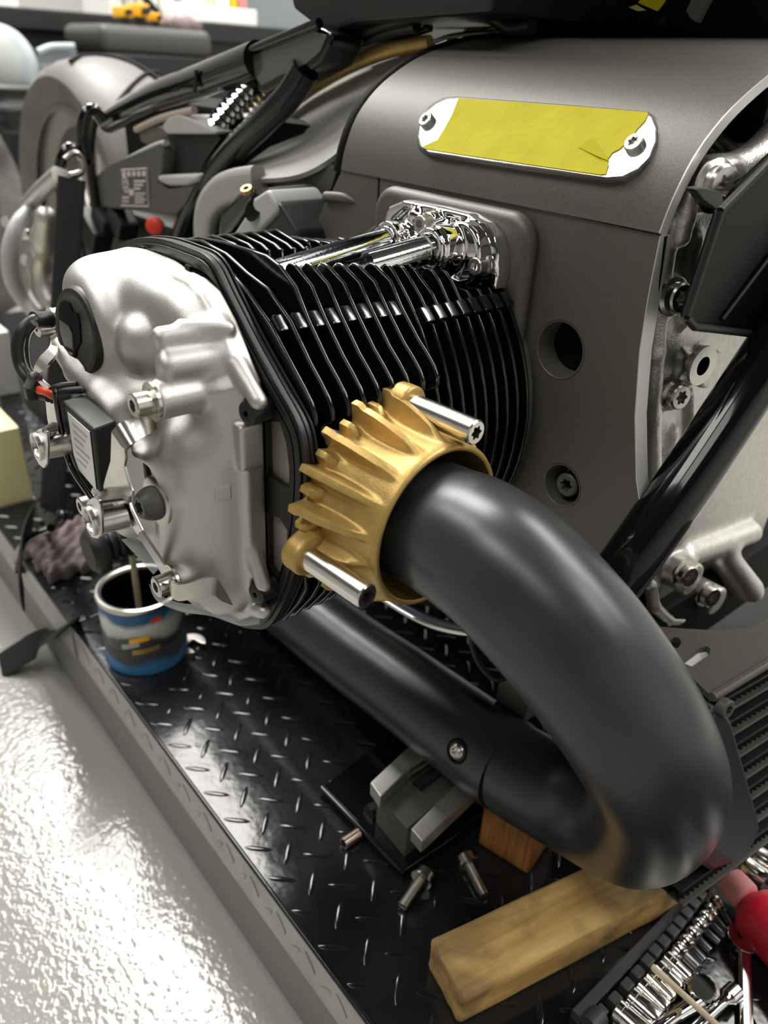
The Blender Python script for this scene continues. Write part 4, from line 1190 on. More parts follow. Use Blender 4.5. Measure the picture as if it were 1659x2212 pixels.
# ---- pushrod tubes and chrome block
TA, TB = at(835, 521, 'y', -.044), at(925, 539, 'y', -.050)
def block_fn(X, Y, Z):
    d = s_ext(s_poly(X, Z, [(-.0200, .100), (-.0183, .1096), (-.0145, .1175), (-.0005, .1230), (.0298, .1235), (.0575, .1232), (.0721, .1200), (.0810, .1140), (.0862, .1049), (.0880, .094), (.087, .084), (-.015, .084)]), Y, -.0225, -.0105, .002)
    d = smax(d, -s_ext(s_poly(X, Z, [(-.012, .098), (-.0095, .110), (.002, .1185), (.030, .1190), (.056, .1185), (.070, .1150), (.076, .108), (.080, .095), (.078, .09), (-.01, .09)]), Y, -.03, -.0175, .001), .001)
    d = smin(d, s_cyl(X, Y, Z, (TA.x - .002, -.012, TA.z), (TA.x, -.0405, TA.z), .0112, .0015), .003)
    d = smin(d, s_cyl(X, Y, Z, (TA.x, -.0375, TA.z), (TA.x, -.0445, TA.z), .0122, .0012), .001)
    d = smin(d, s_cyl(X, Y, Z, (.066, -.012, .1015), (.064, -.0330, .1020), .0185, .002), .003)
    d = smin(d, s_cyl(X, Y, Z, (TB.x + .002, -.02, TB.z - .001), (TB.x, -.0465, TB.z), .0136, .002), .003)
    d = smin(d, s_cyl(X, Y, Z, (TB.x, -.0440, TB.z), (TB.x, -.0510, TB.z), .0124, .0012), .001)
    d = smin(d, s_cap(X, Y, Z, (TA.x, -.027, TA.z), (TB.x, -.027, TB.z - .003), .0062), .004)
    d = smin(d, s_cyl(X, Y, Z, (.034, -.012, .1145), (.034, -.0320, .1150), .0066, .001), .003)
    d = smin(d, s_cyl(X, Y, Z, (.0800, -.012, .0975), (.0800, -.0270, .0980), .0062, .001), .003)
    d = smin(d, s_sph(X, Y, Z, (.014, -.021, .1140), .0075), .003)
    return d
pb_ = sdf_obj('pushrod_block', block_fn, (-.028, -.056, .076), (.094, -.006, .130), .0007, M['chrome'], bike)
_sm = pb_.modifiers.new('polish', 'SMOOTH'); _sm.factor = .5; _sm.iterations = 6
pb_['label'] = 'chrome pushrod tube block'
for a, b in ((TA, V((.0262, -.138, .0935))), (TB, V((.0515, -.092, .0985)))):
    lathe('pushrod_tube', [(.0084, 0), (.0084, (V(b) - V(a)).length), (0, (V(b) - V(a)).length)], a, V(b) - V(a), M['tube'], pb_, 40)
    lathe('tube_seal', [(.0084, 0), (.0098, .0006), (.0098, .003), (.0084, .0036)], a, V(b) - V(a), M['chrome'], pb_, 40)
bolt('socket_bolt', V((.0345, -.0322, .1150)), (.1, -1, .05), .0050, .0065, M['steel'], pb_, kind='hex', washer=.001, wr=1.15)
bolt('socket_bolt', V((.0803, -.0272, .0980)), (.1, -1, .05), .0052, .0080, M['steel'], pb_, kind='hex', washer=.001, wr=1.15)

# ---- exhaust: finned gold collar, header pipe, return pipe
AX = V((math.cos(math.radians(4)), math.sin(math.radians(4)), 0.0))
CF = at(947, 1139, 'y', -.126)                 # centre of the collar mouth
CB = CF - AX * .050                            # centre of its back face
hp = lathe('exhaust_port', [(0, -.05), (.040, -.05), (.044, -.012), (.0455, -.003), (.045, -.0005), (0, -.0005)], CB, AX, M['fin'], head, 48)
NR = 17
pitch = 2 * math.pi / NR
def rib(t, w, ph=0.0):
    f = ((t / pitch + ph) % 1.0) - .5
    return math.exp(-(f / w) ** 2)
prof = [(.0425, .0500), (.0422, .047), (.042, .0)]
outer = [(.0495, 0, .0090), (.0495, .005, .0090), (.0488, .0075, .0080), (.0478, .010, .0088), (.0472, .016, .0086), (.0466, .022, .0078), (.0462, .028, .0066), (.0460, .034, .0050), (.0459, .039, .0030), (.0459, .043, .0010), (.0460, .0460, .0001), (.0458, .0490, 0), (.0450, .0503, 0), (.0435, .0505, 0), (.0425, .0500, 0)]
pf = prof + [(r, h) for r, h, a in outer]
def colr(k, r, t):
    if k < 3: return r
    a = outer[k - 3][2] * 1.25; h = outer[k - 3][1]
    q = r + a * min(1.0, 1.5 * rib(t, .13))
    if h < .009: q = max(q, r + .0060 * min(1.0, 1.3 * rib(t, .16, .5)))
    return q
collar = lathe('exhaust_collar', pf, CB, AX, M['gold'], bike, NR * 24, sharp=60, radfn=colr)
collar['label'] = 'gold ribbed exhaust clamp collar'
_a, E1, E2 = frame_of(AX)
for (u, v) in ((1031, 936), (795, 1291)):
    tip = onplane(u, v, 0, CB + AX * .058, AX)
    basep = tip - AX * .046
    rv = (basep - CB); rv = (rv - AX * rv.dot(AX)).normalized()
    ctr_ = basep - AX * .006
    def ear_fn(X, Y, Z, c=np.array(ctr_), r_=np.array(rv), ax=np.array(AX)):
        d = s_cyl(X, Y, Z, c - ax * .004, c + ax * .008, .0105, .002)
        q = c - r_ * .014
        return smin(d, s_cyl(X, Y, Z, q - ax * .004, q + ax * .007, .0115, .002), .008)
    lo_ = np.array(ctr_) - .03; hi_ = np.array(ctr_) + .03
    sdf_obj('bolt_ear', ear_fn, tuple(lo_), tuple(hi_), .001, M['gold'], collar)
    bolt('sleeve_bolt', basep, AX, .0066, .0455, mat('turned_aluminium', (.78, .76, .72), .22, 1.0, var=.06, vscale=40, stretch=(1, 30, 30)), collar, kind='torx')

pth = [CB - AX * .01, CB + AX * .02, CF + AX * .004, dep(1028, 1182, .379), dep(1120, 1255, .362), dep(1260, 1412, .355), dep(1380, 1592, .365), dep(1421, 1712, .402), dep(1366, 1785, .472), dep(1255, 1742, .53), dep(1110, 1663, .575)]
rad = [.034, .034, .0345, .0352, .0352, .0350, .0346, .0346, .0350, .0350, .0350]
pipe = tube('exhaust_header', pth, rad, M['satin'], bike, segs=56, n=10)
pipe['label'] = 'satin black curved exhaust header'
q0, q1 = pth[-1], V((-.08, -.03, -.2735))
dq = (q1 - q0).normalized()
ret = tube('return_pipe', [q0 + dq * .0030, q0 + dq * .05, q0 + (q1 - q0) * .5, q1, V((-.35, -.03, -.277)), V((-.8, -.03, -.27))], [.0355, .0356, .0356, .0356, .038, .044], M['satin'], bike, segs=48, n=6)
tube('joint_shadow', [q0 - dq * .004, q0 + dq * .006], .0342, M['dark'], ret, segs=48, smooth=False)  # dark ring painting the shadow in the pipe joint
sc = onplane(992, 1622, 0, q0 + (q1 - q0) * .35 + V((0, -.0356, .004)), V((.0, -1, .45)).normalized())
# seat of the heat-shield screw on the pipe surface
axp = q0 + dq * ((sc - q0).dot(dq)); nrm = (sc - axp).normalized()
sc = axp + nrm * .0352
lathe('screw_seat', [(.0095, -.0006), (.0092, .0008), (.0080, .0010), (.0074, .0004)], sc, nrm, M['dark'], ret, 32)
bolt('button_screw', sc - nrm * .0008, nrm, .0066, .0042, M['steel'], ret, kind='button')

# ---- black frame tube crossing in front of the engine
ft = tube('frame_downtube', [dep(2120, 60, .47), dep(1800, 555, .455), dep(1640, 800, .450), dep(1505, 1005, .450), dep(1415, 1135, .452), dep(1340, 1240, .458), dep(1270, 1330, .475), dep(1200, 1420, .51)], .0165, M['frame'], bike, segs=40, n=8)
ft['label'] = 'gloss black frame tube in front of the engine'
# ---- engine front: cast housing seen between side cover and frame tube
def X_(u, v, x): return tuple(at(u, v, 'x', x))
_sl = [(1428, 500), (1500, 385), (1560, 368), (1640, 345), (1760, 250), (1760, 1250), (1640, 1230), (1590, 1290), (1530, 1340), (1470, 1345), (1420, 1300), (1388, 1150), (1372, 1000), (1382, 800)]
_slp = [(p[1], p[2]) for p in [X_(u, v, .166) for u, v in _sl]]
def chain(X, Y, Z, pts, r, k=.003):
    d = None
    for a, b in zip(pts, pts[1:]):
        c = s_cap(X, Y, Z, a, b, r)
        d = c if d is None else smin(d, c, k)
    return d
def front_fn(X, Y, Z):
    d = s_ext(s_poly(Y, Z, _slp), X, .130, .166, .003)
    d = smin(d, chain(X, Y, Z, [X_(u, v, .167) for u, v in ((1445, 470), (1420, 640), (1412, 760), (1405, 900), (1408, 1030), (1420, 1110))], .0065), .004)
    d = smin(d, chain(X, Y, Z, [X_(u, v, .166) for u, v in ((1500, 520), (1480, 600), (1475, 690))], .005), .006)
    def boss(u, v, x0, r, h):
        c = X_(u, v, x0)
        return s_cyl(X, Y, Z, (c[0] - .03, c[1], c[2]), (c[0] + h, c[1], c[2]), r, .002)
    for a in ((1450, 640, .170, .0115, .004), (1448, 852, .168, .0105, .003), (1515, 792, .172, .0125, .008), (1540, 402, .172, .0135, .010), (1470, 1238, .176, .0135, .012), (1520, 1283, .178, .0125, .014)):
        d = smin(d, boss(*a), .004)
    d = smin(d, chain(X, Y, Z, [X_(u, v, .172) for u, v in ((1530, 385), (1590, 372), (1640, 340), (1700, 270))], .0105), .006)
    d = smin(d, chain(X, Y, Z, [X_(u, v, .174) for u, v in ((1490, 428), (1478, 470), (1470, 512))], .0055), .003)
    for a in (((1475, 770), (1500, 775)), ((1470, 800), (1500, 800)), ((1455, 930), (1440, 1000)), ((1490, 850), (1490, 930))):
        d = smin(d, s_cap(X, Y, Z, X_(*a[0], .168), X_(*a[1], .168), .0035), .006)
    c = X_(1690, 1090, .135)
    d = smin(d, s_sph(X, Y, Z, c, .062), .012)
    d = smin(d, s_cap(X, Y, Z, X_(1560, 1200, .172), X_(1610, 1275, .190), .012, .015), .006)
    d = smin(d, s_cap(X, Y, Z, X_(1480, 1200, .168), X_(1620, 1150, .172), .010), .01)
    d = smin(d, chain(X, Y, Z, [X_(u, v, .176) for u, v in ((1405, 1265), (1412, 1310), (1440, 1338), (1480, 1340), (1498, 1322))], .005), .003)
    return d
fc = sdf_obj('front_housing', front_fn, (.125, -.01, -.19), (.215, .30, .20), .0016, M['cast_dull'], bike)
fc['label'] = 'raw cast aluminium engine front housing'
fx = V((1, 0, 0))
for u, v, x, r in ((1541, 402, .184, .0105), (1452, 641, .175, .0085), (1452, 852, .172, .008), (1474, 1237, .189, .0085), (1524, 1282, .193, .0085)):
    bolt('torx_bolt', at(u, v, 'x', x), (1, -.25, .1), r, .008, M['steel'], fc, kind='torx', flange=True)
c = at(1517, 790, 'x', .181)
lathe('threaded_boss', [(.0125, -.001), (.0125, .0008), (.006, .0008), (.006, -.008), (0, -.008)], c, (1, -.1, 0), mat('machined_face', (.66, .64, .6), .35, .9), fc, 32)
lathe('thread', [(.0058, .0004), (.0052, -.003), (.0058, -.004), (0, -.0075)], c, (1, -.1, 0), M['dark'], fc, 24)
# gasket line beside the cover
tube('gasket_line', [at(u, v, 'x', .1755) for u, v in ((1437, 510), (1418, 640), (1402, 760), (1394, 900), (1396, 1030), (1404, 1085))], .0012, M['dark'], fc, segs=8)

# black angular duct in front
dk = prism('air_duct', [at(u, v, 'x', .198) for u, v in ((1556, 458), (1600, 402), (1659, 345), (1740, 270), (1740, 735), (1500, 704), (1484, 690), (1482, 680))], (-.004, 0, 0), mat('duct_black', (.004, .004, .004), .3, spec=.12), bike, bevel=.001)
for seg_ in (((1556, 456), (1482, 682)), ((1482, 686), (1500, 706)), ((1500, 706), (1740, 735)), ((1556, 456), (1740, 270))):
    tube('duct_rim', [at(*seg_[0], 'x', .2), at(*seg_[1], 'x', .2)], .0022, M['plastic'], dk, segs=10, smooth=False)
tube('duct_crease', [at(1560, 690, 'x', .199), at(1659, 560, 'x', .1995), at(1740, 470, 'x', .199)], .0012, M['plastic'], dk, segs=8, smooth=False)
prism('duct_tab', [at(u, v, 'x', .203) for u, v in ((1502, 408), (1520, 405), (1560, 415), (1566, 440), (1548, 452), (1520, 432))], (-.006, 0, 0), M['plastic'], dk, bevel=.001)

# wires and black airbox in the gap above the housing
for k, pts in enumerate((((1462, 292), (1510, 300), (1540, 318), (1556, 342)), ((1452, 310), (1500, 318), (1530, 335), (1545, 352)), ((1490, 292), (1545, 300), (1575, 318), (1590, 340)))):
    tube('engine_cable', [at(u, v, 'x', .150 - .004 * k) for u, v in pts], .0038, M['rubber'], bike, segs=12)
tube('cable_sheath', [at(u, v, 'x', .165) for u, v in ((1520, 362), (1550, 352), (1600, 350))], [.003, .006, .005], M['rubber'], bike, segs=14)
ab = box('airbox', (.075, .22, .172), (.16, .20, .07), M['plastic'], bike, bevel=.006)
tube('airbox_seam', [V((.157, .13, .185)), V((.157, .31, .19))], .002, M['plastic_grey'], ab, segs=8)

# ---- fuel tank and what hangs below it
def tank_fn(X, Y, Z):
    d = s_ext(s_poly(X, Z, [(-.30, .31), (-.18, .30), (.06, .30), (.11, .305), (.125, .32), (.125, .40), (-.10, .40), (-.30, .37)]), Y, .068, .42, .028)
    return d
tank = sdf_obj('fuel_tank', tank_fn, (-.33, .04, .28), (.49, .45, .43), .006, M['gloss'], bike)  # unseen tank, trimmed to shade the cover top but spare the fin reflections
box('dark_gap_block', (.05, .30, .275), (.95, .16, .13), M['dark'], bike, bevel=.01)  # added dark block, blackens the gap above the cover and stops reflections
prism('under_seat_tray', [at(u, v, 'y', .07) for u, v in ((622, -30), (632, 20), (665, 45), (692, 60), (725, 66), (765, 50), (900, 40), (1060, 28), (1060, -60))], (0, .25, 0), M['plastic'], bike, bevel=.004)
for pts, y, r in ((((740, 90), (780, 70), (850, 48), (960, 20)), .09, .004), (((700, 150), (740, 110), (830, 70), (900, 55)), .10, .005), (((730, 140), (770, 115), (850, 90), (930, 60)), .12, .003), (((1040, -10), (1050, 20), (1080, 45), (1110, 62), (1150, 55)), .12, .006)):
    tube('under_tank_cable', [at(u, v, 'y', y) for u, v in pts], r, M['rubber'], bike, segs=12)
prism('bronze_heat_shield', [at(u, v, 'y', .16) for u, v in ((965, 92), (985, 75), (1040, 45), (1075, 52), (1096, 70), (1020, 76), (975, 82))], (0, .01, 0), M['bronze'], bike, bevel=.001)
tube('heat_shield_edge', [at(u, v, 'y', .158) for u, v in ((940, 90), (975, 78), (1030, 72), (1096, 70))], .0022, M['chrome'], bpy.data.objects['bronze_heat_shield'], segs=8)
for k in range(7):
    u = 1140 + k * 46
    tube('airbox_rib', [at(u, 74 - k * 2, 'y', .17), at(u + 10, 55 - k * 2, 'y', .175), at(u + 34, 38 - k * 2, 'y', .18)], .0055, M['dark'], bike, segs=10)
tg = prism('warning_tag', [at(u, v, 'y', .16) for u, v in ((1378, 6), (1392, -12), (1442, -8), (1432, 8), (1420, 24))], (0, .001, 0), M['tape_bright'], bike)
tg['label'] = 'small yellow tag under the tank'
prism('tag_strip', [at(u, v, 'y', .161) for u, v in ((1358, 16), (1374, 10), (1395, 22), (1378, 24))], (0, .001, 0), mat('pale_yellow', (.62, .55, .2), .6), bike)
prism('grey_clip', [at(u, v, 'y', .155) for u, v in ((1480, 24), (1496, -10), (1535, -10), (1518, 22), (1504, 50), (1490, 40))], (0, .006, 0), M['plastic_grey'], bike, bevel=.001)
tube('cable_eye', [at(u, v, 'y', .15) for u, v in ((1168, 42), (1185, 34), (1196, 38), (1180, 44))], .002, M['stick'], bike, segs=8)

# ---- oil cooler behind the exhaust bend
oc_ = empty('oil_cooler'); COL.objects.unlink(oc_); oc_.parent = bike; COL.objects.link(oc_); oc_.location = -bike.location
CO0 = V((.270, 0, -.11)); CDY = V((.12, 1, 0)).normalized(); CDZ = V((.035, 0, -.19)).normalized()
CN = CDY.cross(CDZ).normalized()
if CN.x < 0: CN.negate()
def cool(u, v, off=0.0): return onplane(u, v, off, CO0, CN)
rng_edges = [(1650, 1462), (1650, 1490), (1650, 1515), (1650, 1545), (1650, 1570), (1650, 1600), (1650, 1625), (1650, 1655), (1650, 1680), (1650, 1708), (1650, 1735), (1650, 1765), (1650, 1795), (1650, 1825)]
RY = (-.09, .24)
ctop, cbot = cool(*rng_edges[0]), cool(*rng_edges[-1])
prism('core', [ctop + CDY * RY[0] - CDZ * .008 - CN * .012, ctop + CDY * RY[1] - CDZ * .008 - CN * .012, cbot + CDY * RY[1] - CN * .012, cbot + CDY * RY[0] - CN * .012], -CN * .012, M['dark'], oc_)
for k, (u, v) in enumerate(rng_edges):
    p = cool(u, v)
    d_ = .014 if k % 2 else .008
    prism('cooling_rib', [p + CDY * RY[0], p + CDY * RY[1], p + CDY * RY[1] - CN * d_, p + CDY * RY[0] - CN * d_], CDZ * .0022, M['plastic_grey'] if k % 2 else M['plastic'], oc_, bevel=.0005)
for k in range(0, len(rng_edges) - 1, 2):
    pa_, pb2 = cool(*rng_edges[k]), cool(*rng_edges[k + 1])
    vs, fs = [], []
    n = 130
    for i in range(n + 1):
        f = RY[0] + (RY[1] - RY[0]) * i / n
        o_ = -.003 - (.003 if i % 2 else 0)
        vs += [pa_ + CDY * f + CN * o_, pb2 + CDY * f + CN * o_]
    for i in range(n): fs.append((2 * i, 2 * i + 1, 2 * i + 3, 2 * i + 2))
    w = mesh('corrugated_strip', vs, fs, M['plastic'], oc_, sharp=20)
bolt('cooler_screw', cool(1556, 1524, .002), CN, .006, .006, M['plastic_grey'], oc_, kind='torx')
# guard plate above the cooler, with slots
ZP = -.118
gp = [at(u, v, 'z', ZP) for u, v in ((1300, 1345), (1400, 1352), (1480, 1358), (1560, 1362), (1620, 1355), (1665, 1336), (1760, 1310), (1760, 1372), (1659, 1432), (1538, 1505), (1470, 1440))]
s1 = [at(u, v, 'z', ZP) for u, v in ((1470, 1430), (1512, 1399), (1528, 1396), (1536, 1403), (1532, 1414), (1495, 1440))]
s2 = [at(u, v, 'z', ZP) for u, v in ((1446, 1384), (1456, 1376), (1468, 1378), (1472, 1390), (1464, 1400), (1450, 1398))]
gd = prism('cooler_guard', gp, (0, 0, -.004), M['casing'], bike, bevel=.0, holes=[s1, s2])
prism('slot_bright_patch', [at(u, v, 'z', ZP - .005) for u, v in ((1462, 1445), (1518, 1402), (1530, 1410), (1526, 1425), (1490, 1450))], (0, 0, -.002), mat('bright_white', (.9, .9, .87), .4), gd)  # white patch added for the bright floor showing through the slot
tube('guard_lip', [at(1538, 1506, 'z', ZP), at(1659, 1433, 'z', ZP), at(1760, 1373, 'z', ZP)], .003, M['casing'], gd, segs=10, smooth=False)
gc = prism('cooler_end_cap', [cool(u, v, .004) for u, v in ((1560, 1520), (1585, 1560), (1612, 1660), (1640, 1760), (1645, 1790), (1628, 1830), (1590, 1865), (1540, 1885), (1500, 1860), (1470, 1780), (1500, 1600))], -CN * .016, M['satin'], bike, bevel=.004, seg=3)

# ---- under the engine: sump cover ring, cable loop
sr = at(900, 1240, 'y', .0)
sumpn = V((.35, -.78, -.5)).normalized()
sc0 = at(905, 1265, 'y', .015)
lathe('sump_cover', [(0, 0), (.052, 0), (.056, -.002), (.059, -.010), (.062, -.02)], sc0 - sumpn * .004, sumpn, M['bronze'], bike, 64)  # bronze colour paints the gold reflection on the round cover
tube('sump_ring', [at(u, v, 'y', .0) for u, v in ((820, 1290), (870, 1322), (920, 1348), (970, 1364), (1022, 1370), (1070, 1360))], .0026, M['chrome'], bike, segs=12)
tube('sump_blue_reflection', [at(u, v, 'y', .004) for u, v in ((820, 1278), (870, 1308), (920, 1334), (970, 1350), (1022, 1356), (1070, 1348))], .0035, mat('painted_blue_reflection', (.10, .12, .18), .3, .3), bike, segs=12)  # blue reflection on the cover, painted as a band
tube('cable_loop', [dep(u, v, .56) for u, v in ((1018, 1365), (1022, 1400), (1040, 1440), (1068, 1466), (1095, 1462), (1108, 1445))], .0024, M['rubber'], bike, segs=10)
box('side_stand_bracket', dep(1150, 1480, .60), (.03, .05, .03), M['plastic_grey'], bike, bevel=.003)
box('sump', (-.25, .20, -.2), (.86, .30, .07), M['dark'], bike, bevel=.012)  # sump stretched into a dark underbody so the deck reflects dark

# ---- rear half: transmission cover, starter cover, frame, side panel
tc_top = [at(u, v, 'y', y) for u, v, y in ((622, 250, .11), (675, 208, .11), (755, 163, .112), (850, 126, .115), (960, 98, .13))]
tc_c1 = [at(u, v, 'y', y) for u, v, y in ((600, 300, .085), (680, 262, .085), (760, 215, .09), (840, 165, .10), (930, 120, .12))]
tc_c2 = [at(u, v, 'y', y) for u, v, y in ((545, 345, .07), (640, 318, .07), (730, 275, .075), (810, 200, .085), (880, 150, .10))]
tc_c3 = [at(u, v, 'y', y) for u, v, y in ((470, 400, .02), (545, 388, .02), (640, 378, .02), (715, 340, .03), (770, 285, .05))]
tcv = loft('transmission_cover', [tc_top, tc_c1, tc_c2, tc_c3], M['casing_light'], bike, thick=.004, n=6, m=5)
tube('bronze_trim', [p + V((0, -.006, .003)) for p in [at(u, v, 'y', y) for u, v, y in ((624, 244, .108), (650, 222, .108), (700, 188, .108), (770, 150, .110), (850, 120, .113), (940, 102, .125))]], .005, M['gold'], tcv, segs=12, flat=(.012, .011, (0, 0, 1)))
prism('transmission_lower', [at(u, v, 'y', .03) for u, v in ((560, 392), (640, 380), (705, 350), (730, 360), (715, 410), (690, 440), (600, 405))], (0, .03, 0), M['plastic_grey'], bike, bevel=.002)
prism('transmission_side', [at(u, v, 'y', .05) for u, v in ((600, 430), (660, 425), (700, 420), (690, 450), (660, 500), (640, 520), (620, 500))], (0, .03, 0), M['casing_light'], bike, bevel=.004)
tube('clutch_ring', [at(u, v, 'y', .02) for u, v in ((446, 530), (444, 490), (452, 450), (475, 418), (510, 402), (560, 395))], .012, M['casing_light'], bike, segs=16, flat=(.03, .016, (0, 1, 0)))
box('gearbox_shadow', (-.30, .16, .04), (.30, .16, .22), M['dark'], bike, bevel=.01)  # dark box standing in for the shadow around the gearbox
# starter cover: faceted cap, the light on its top facet put in by colour
def st(u, v, y): return at(u, v, 'y', y)
sa1 = [st(472, 520, -.02), st(478, 470, -.02), st(500, 440, -.02), st(520, 418, -.02), st(572, 406, -.02), st(584, 412, -.02), st(596, 440, -.02), st(612, 470, -.02), st(640, 530, -.02)]
sb1 = [p + V((.006, -.028, -.006)) for p in sa1]
sc1 = [p + V((-.01, .06, .0)) for p in sa1]
starter = loft('starter_cover', [sc1, [(a + b) / 2 for a, b in zip(sc1, sa1)], sa1], M['plastic_grey'], bike, thick=.004, n=4, m=3)
prism('starter_face_lit', [at(u, v, 'y', -.028) for u, v in ((492, 520), (530, 462), (545, 428), (575, 408), (592, 432), (600, 460), (560, 500), (530, 530))], (0, .05, 0), M['plastic_lit'], bike, bevel=.004, seg=3)
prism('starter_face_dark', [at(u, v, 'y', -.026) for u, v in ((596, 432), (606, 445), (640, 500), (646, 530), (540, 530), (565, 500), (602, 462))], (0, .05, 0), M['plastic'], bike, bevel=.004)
prism('starter_side', [at(u, v, 'y', -.024) for u, v in ((474, 480), (482, 455), (520, 418), (545, 412), (542, 430), (530, 455), (500, 500), (478, 520))], (0, .05, 0), M['gloss'], bike, bevel=.003)
lathe('brass_insert', [(.0025, 0), (.0048, 0), (.0048, .004), (.0025, .004)], at(535, 415, 'y', -.024), (.2, -.5, .9), M['bronze'], starter, 20)
lathe('starter_hole', [(.0085, .0005), (.006, .0), (0, -.001)], at(546, 456, 'y', -.0295), (.2, -.9, .3), M['dark'], starter, 24)

# frame
fl_ = tube('frame_rear_loop', [at(u, v, 'y', y) for u, v, y in ((660, 150, .06), (625, 205, .055), (570, 262, .05), (505, 325, .05), (450, 395, .05), (412, 460, .05), (388, 530, .05), (380, 600, .05))], .0125, M['frame'], bike, segs=28)
gus = prism('frame_gusset', [at(u, v, 'y', .055) for u, v in ((425, 165), (560, 105), (686, 55), (716, 72), (712, 100), (690, 140), (655, 160), (610, 182), (575, 205), (556, 200), (552, 176), (538, 158), (505, 152), (470, 158), (440, 178))], (0, .035, 0), M['frame'], bike, bevel=.004, seg=3)
prism('gusset_skin', [at(u, v, 'y', .0535) for u, v in ((455, 158), (565, 112), (680, 66), (705, 78), (690, 112), (660, 138), (600, 165), (565, 185), (552, 168), (530, 152), (495, 148))], (0, .002, 0), mat('grey_gloss_paint', (.085, .085, .08), .2, coat=.6), gus, bevel=.0006)
tube('gusset_edge', [at(u, v, 'y', .052) for u, v in ((425, 160), (560, 102), (690, 50))], .004, M['frame'], gus, segs=14)
ux = [at(u, v, 'y', .06) for u, v in ((560, 130), (430, 178), (350, 205), (285, 235), (232, 262))]
tube('frame_upper_tube', ux, [.0165, .0160, .0155, .0145, .0138], M['frame'], bike, segs=28)
ed = (ux[-1] - ux[-2]).normalized()
lathe('tube_end', [(.0140, 0), (.0128, .001), (.0112, .0012), (.0108, -.02), (0, -.02)], ux[-1] - ed * .001, ed, mat('copper_tint', (.30, .17, .10), .4, .5), bike, 32)
tube('tube_weld', [at(u, v, 'y', .042) for u, v in ((424, 150), (424, 172), (420, 198))], .002, M['frame'], bike, segs=8)
for k in range(8):
    u, v = 478 + k * 10, 268 - k * 12
    lathe('spring_coil', [(.010, -.003), (.0135, 0), (.010, .003)], at(u, v, 'y', .065), (1, .0, 1.0), M['chrome'], bike, 24)
tube('shock_body', [at(470, 280, 'y', .068), at(560, 165, 'y', .068)], .0105, M['plastic'], bike, segs=20, smooth=False)
# side panel with the emissions label
sp_ = prism('side_panel', [at(u, v, 'y', .035) for u, v in ((204, 380), (240, 352), (345, 308), (352, 330), (348, 372), (340, 395), (360, 408), (420, 400), (400, 440), (380, 462), (330, 462), (265, 452), (208, 448))], (0, .02, 0), M['plastic_grey'], bike, bevel=.003)
prism('panel_recess', [at(u, v, 'y', .05) for u, v in ((350, 292), (470, 288), (475, 300), (440, 350), (420, 400), (345, 385))], (0, .02, 0), M['plastic'], bike, bevel=.003)
prism('panel_ledge_highlight', [at(u, v, 'y', .034) for u, v in ((338, 378), (435, 374), (425, 392), (400, 402), (362, 402), (342, 394))], (0, .03, 0), M['plastic_lit'], bike, bevel=.005, seg=3)
prism('battery_cap', [at(u, v, 'y', .045) for u, v in ((354, 284), (350, 270), (362, 254), (382, 247), (400, 252), (470, 284), (462, 290), (362, 290))], (0, .06, 0), M['plastic_lit'], bike, bevel=.006, seg=3)
prism('panel_box', [at(u, v, 'y', .05) for u, v in ((300, 286), (330, 272), (362, 282), (362, 306), (320, 315), (302, 305))], (0, .03, 0), mat('olive_grey', (.12, .105, .075), .5), bike, bevel=.002)
tube('panel_rail', [at(u, v, 'y', .04) for u, v in ((215, 392), (270, 350), (330, 318), (360, 308))], .0035, M['plastic_lit'], bike, segs=10)
tube('panel_rail', [at(u, v, 'y', .05) for u, v in ((295, 280), (350, 255), (420, 238))], .004, mat('beige_plastic', (.42, .36, .30), .5), bike, segs=10)
lb = prism('emissions_label', [at(u, v, 'y', .0345) for u, v in ((259, 364), (316, 362), (324, 370), (324, 440), (318, 450), (262, 446))], (0, .0006, 0), M['plastic_grey'], bike)
LBX = [(262, 366), (318, 364), (322, 446), (262, 444)]
def lpt(a, b, off=.0340):
    (x0, y0), (x1, y1), (x2, y2), (x3, y3) = LBX
    u = (x0 + (x1 - x0) * a) * (1 - b) + (x3 + (x2 - x3) * a) * b
    v = (y0 + (y1 - y0) * a) * (1 - b) + (y3 + (y2 - y3) * a) * b
    return at(u, v, 'y', off)
def lrect(a0, b0, a1, b1): prism('label_print', [lpt(a0, b0), lpt(a1, b0), lpt(a1, b1), lpt(a0, b1)], (0, -.0002, 0), M['icon'], lb)
for k in range(5): lrect(.04 + k * .19, .06, .17 + k * .19, .20)
for k in range(3): lrect(.48, .30 + k * .10, .92 - .1 * k, .36 + k * .10)
for k in range(4): lrect(.50, .64 + k * .08, .9 - .08 * (k % 2), .68 + k * .08)
lrect(.3, .55, .46, .72); lrect(.04, .75, .3, .80); lrect(.04, .86, .28, .90)
lathe('label_print', [(.0075, 0), (.0095, 0), (.0095, .0004), (.0075, .0004)], lpt(.17, .42), (0, -1, 0), M['icon'], lb, 24)
lathe('label_print', [(.003, 0), (.005, 0), (.005, .0004), (.003, .0004)], lpt(.17, .42), (0, -1, 0), M['icon'], lb, 20)
for pa_, pb2 in (((.0, .02), (.98, .0)), ((.98, .0), (1.0, 1.0)), ((1.0, 1.0), (.0, 1.0))):
    tube('label_border', [lpt(*pa_), lpt(*pb2)], .0008, M['icon'], lb, segs=6, smooth=False)
rbn = lathe('red_reflector', [(0, .006), (.008, .0055), (.010, .004), (.010, -.005), (0, -.005)], at(335, 488, 'y', .03), (.75, -.6, .2), M['red'], bike, 28)
rbn['label'] = 'round red reflector'
box('swingarm', (-.62, .10, -.03), (.40, .06, .09), M['plastic'], bike, bevel=.015)
box('rear_frame_shadow', (-.62, .17, .06), (.30, .10, .18), M['dark'], bike, bevel=.01)  # dark box standing in for the shadow within the rear frame
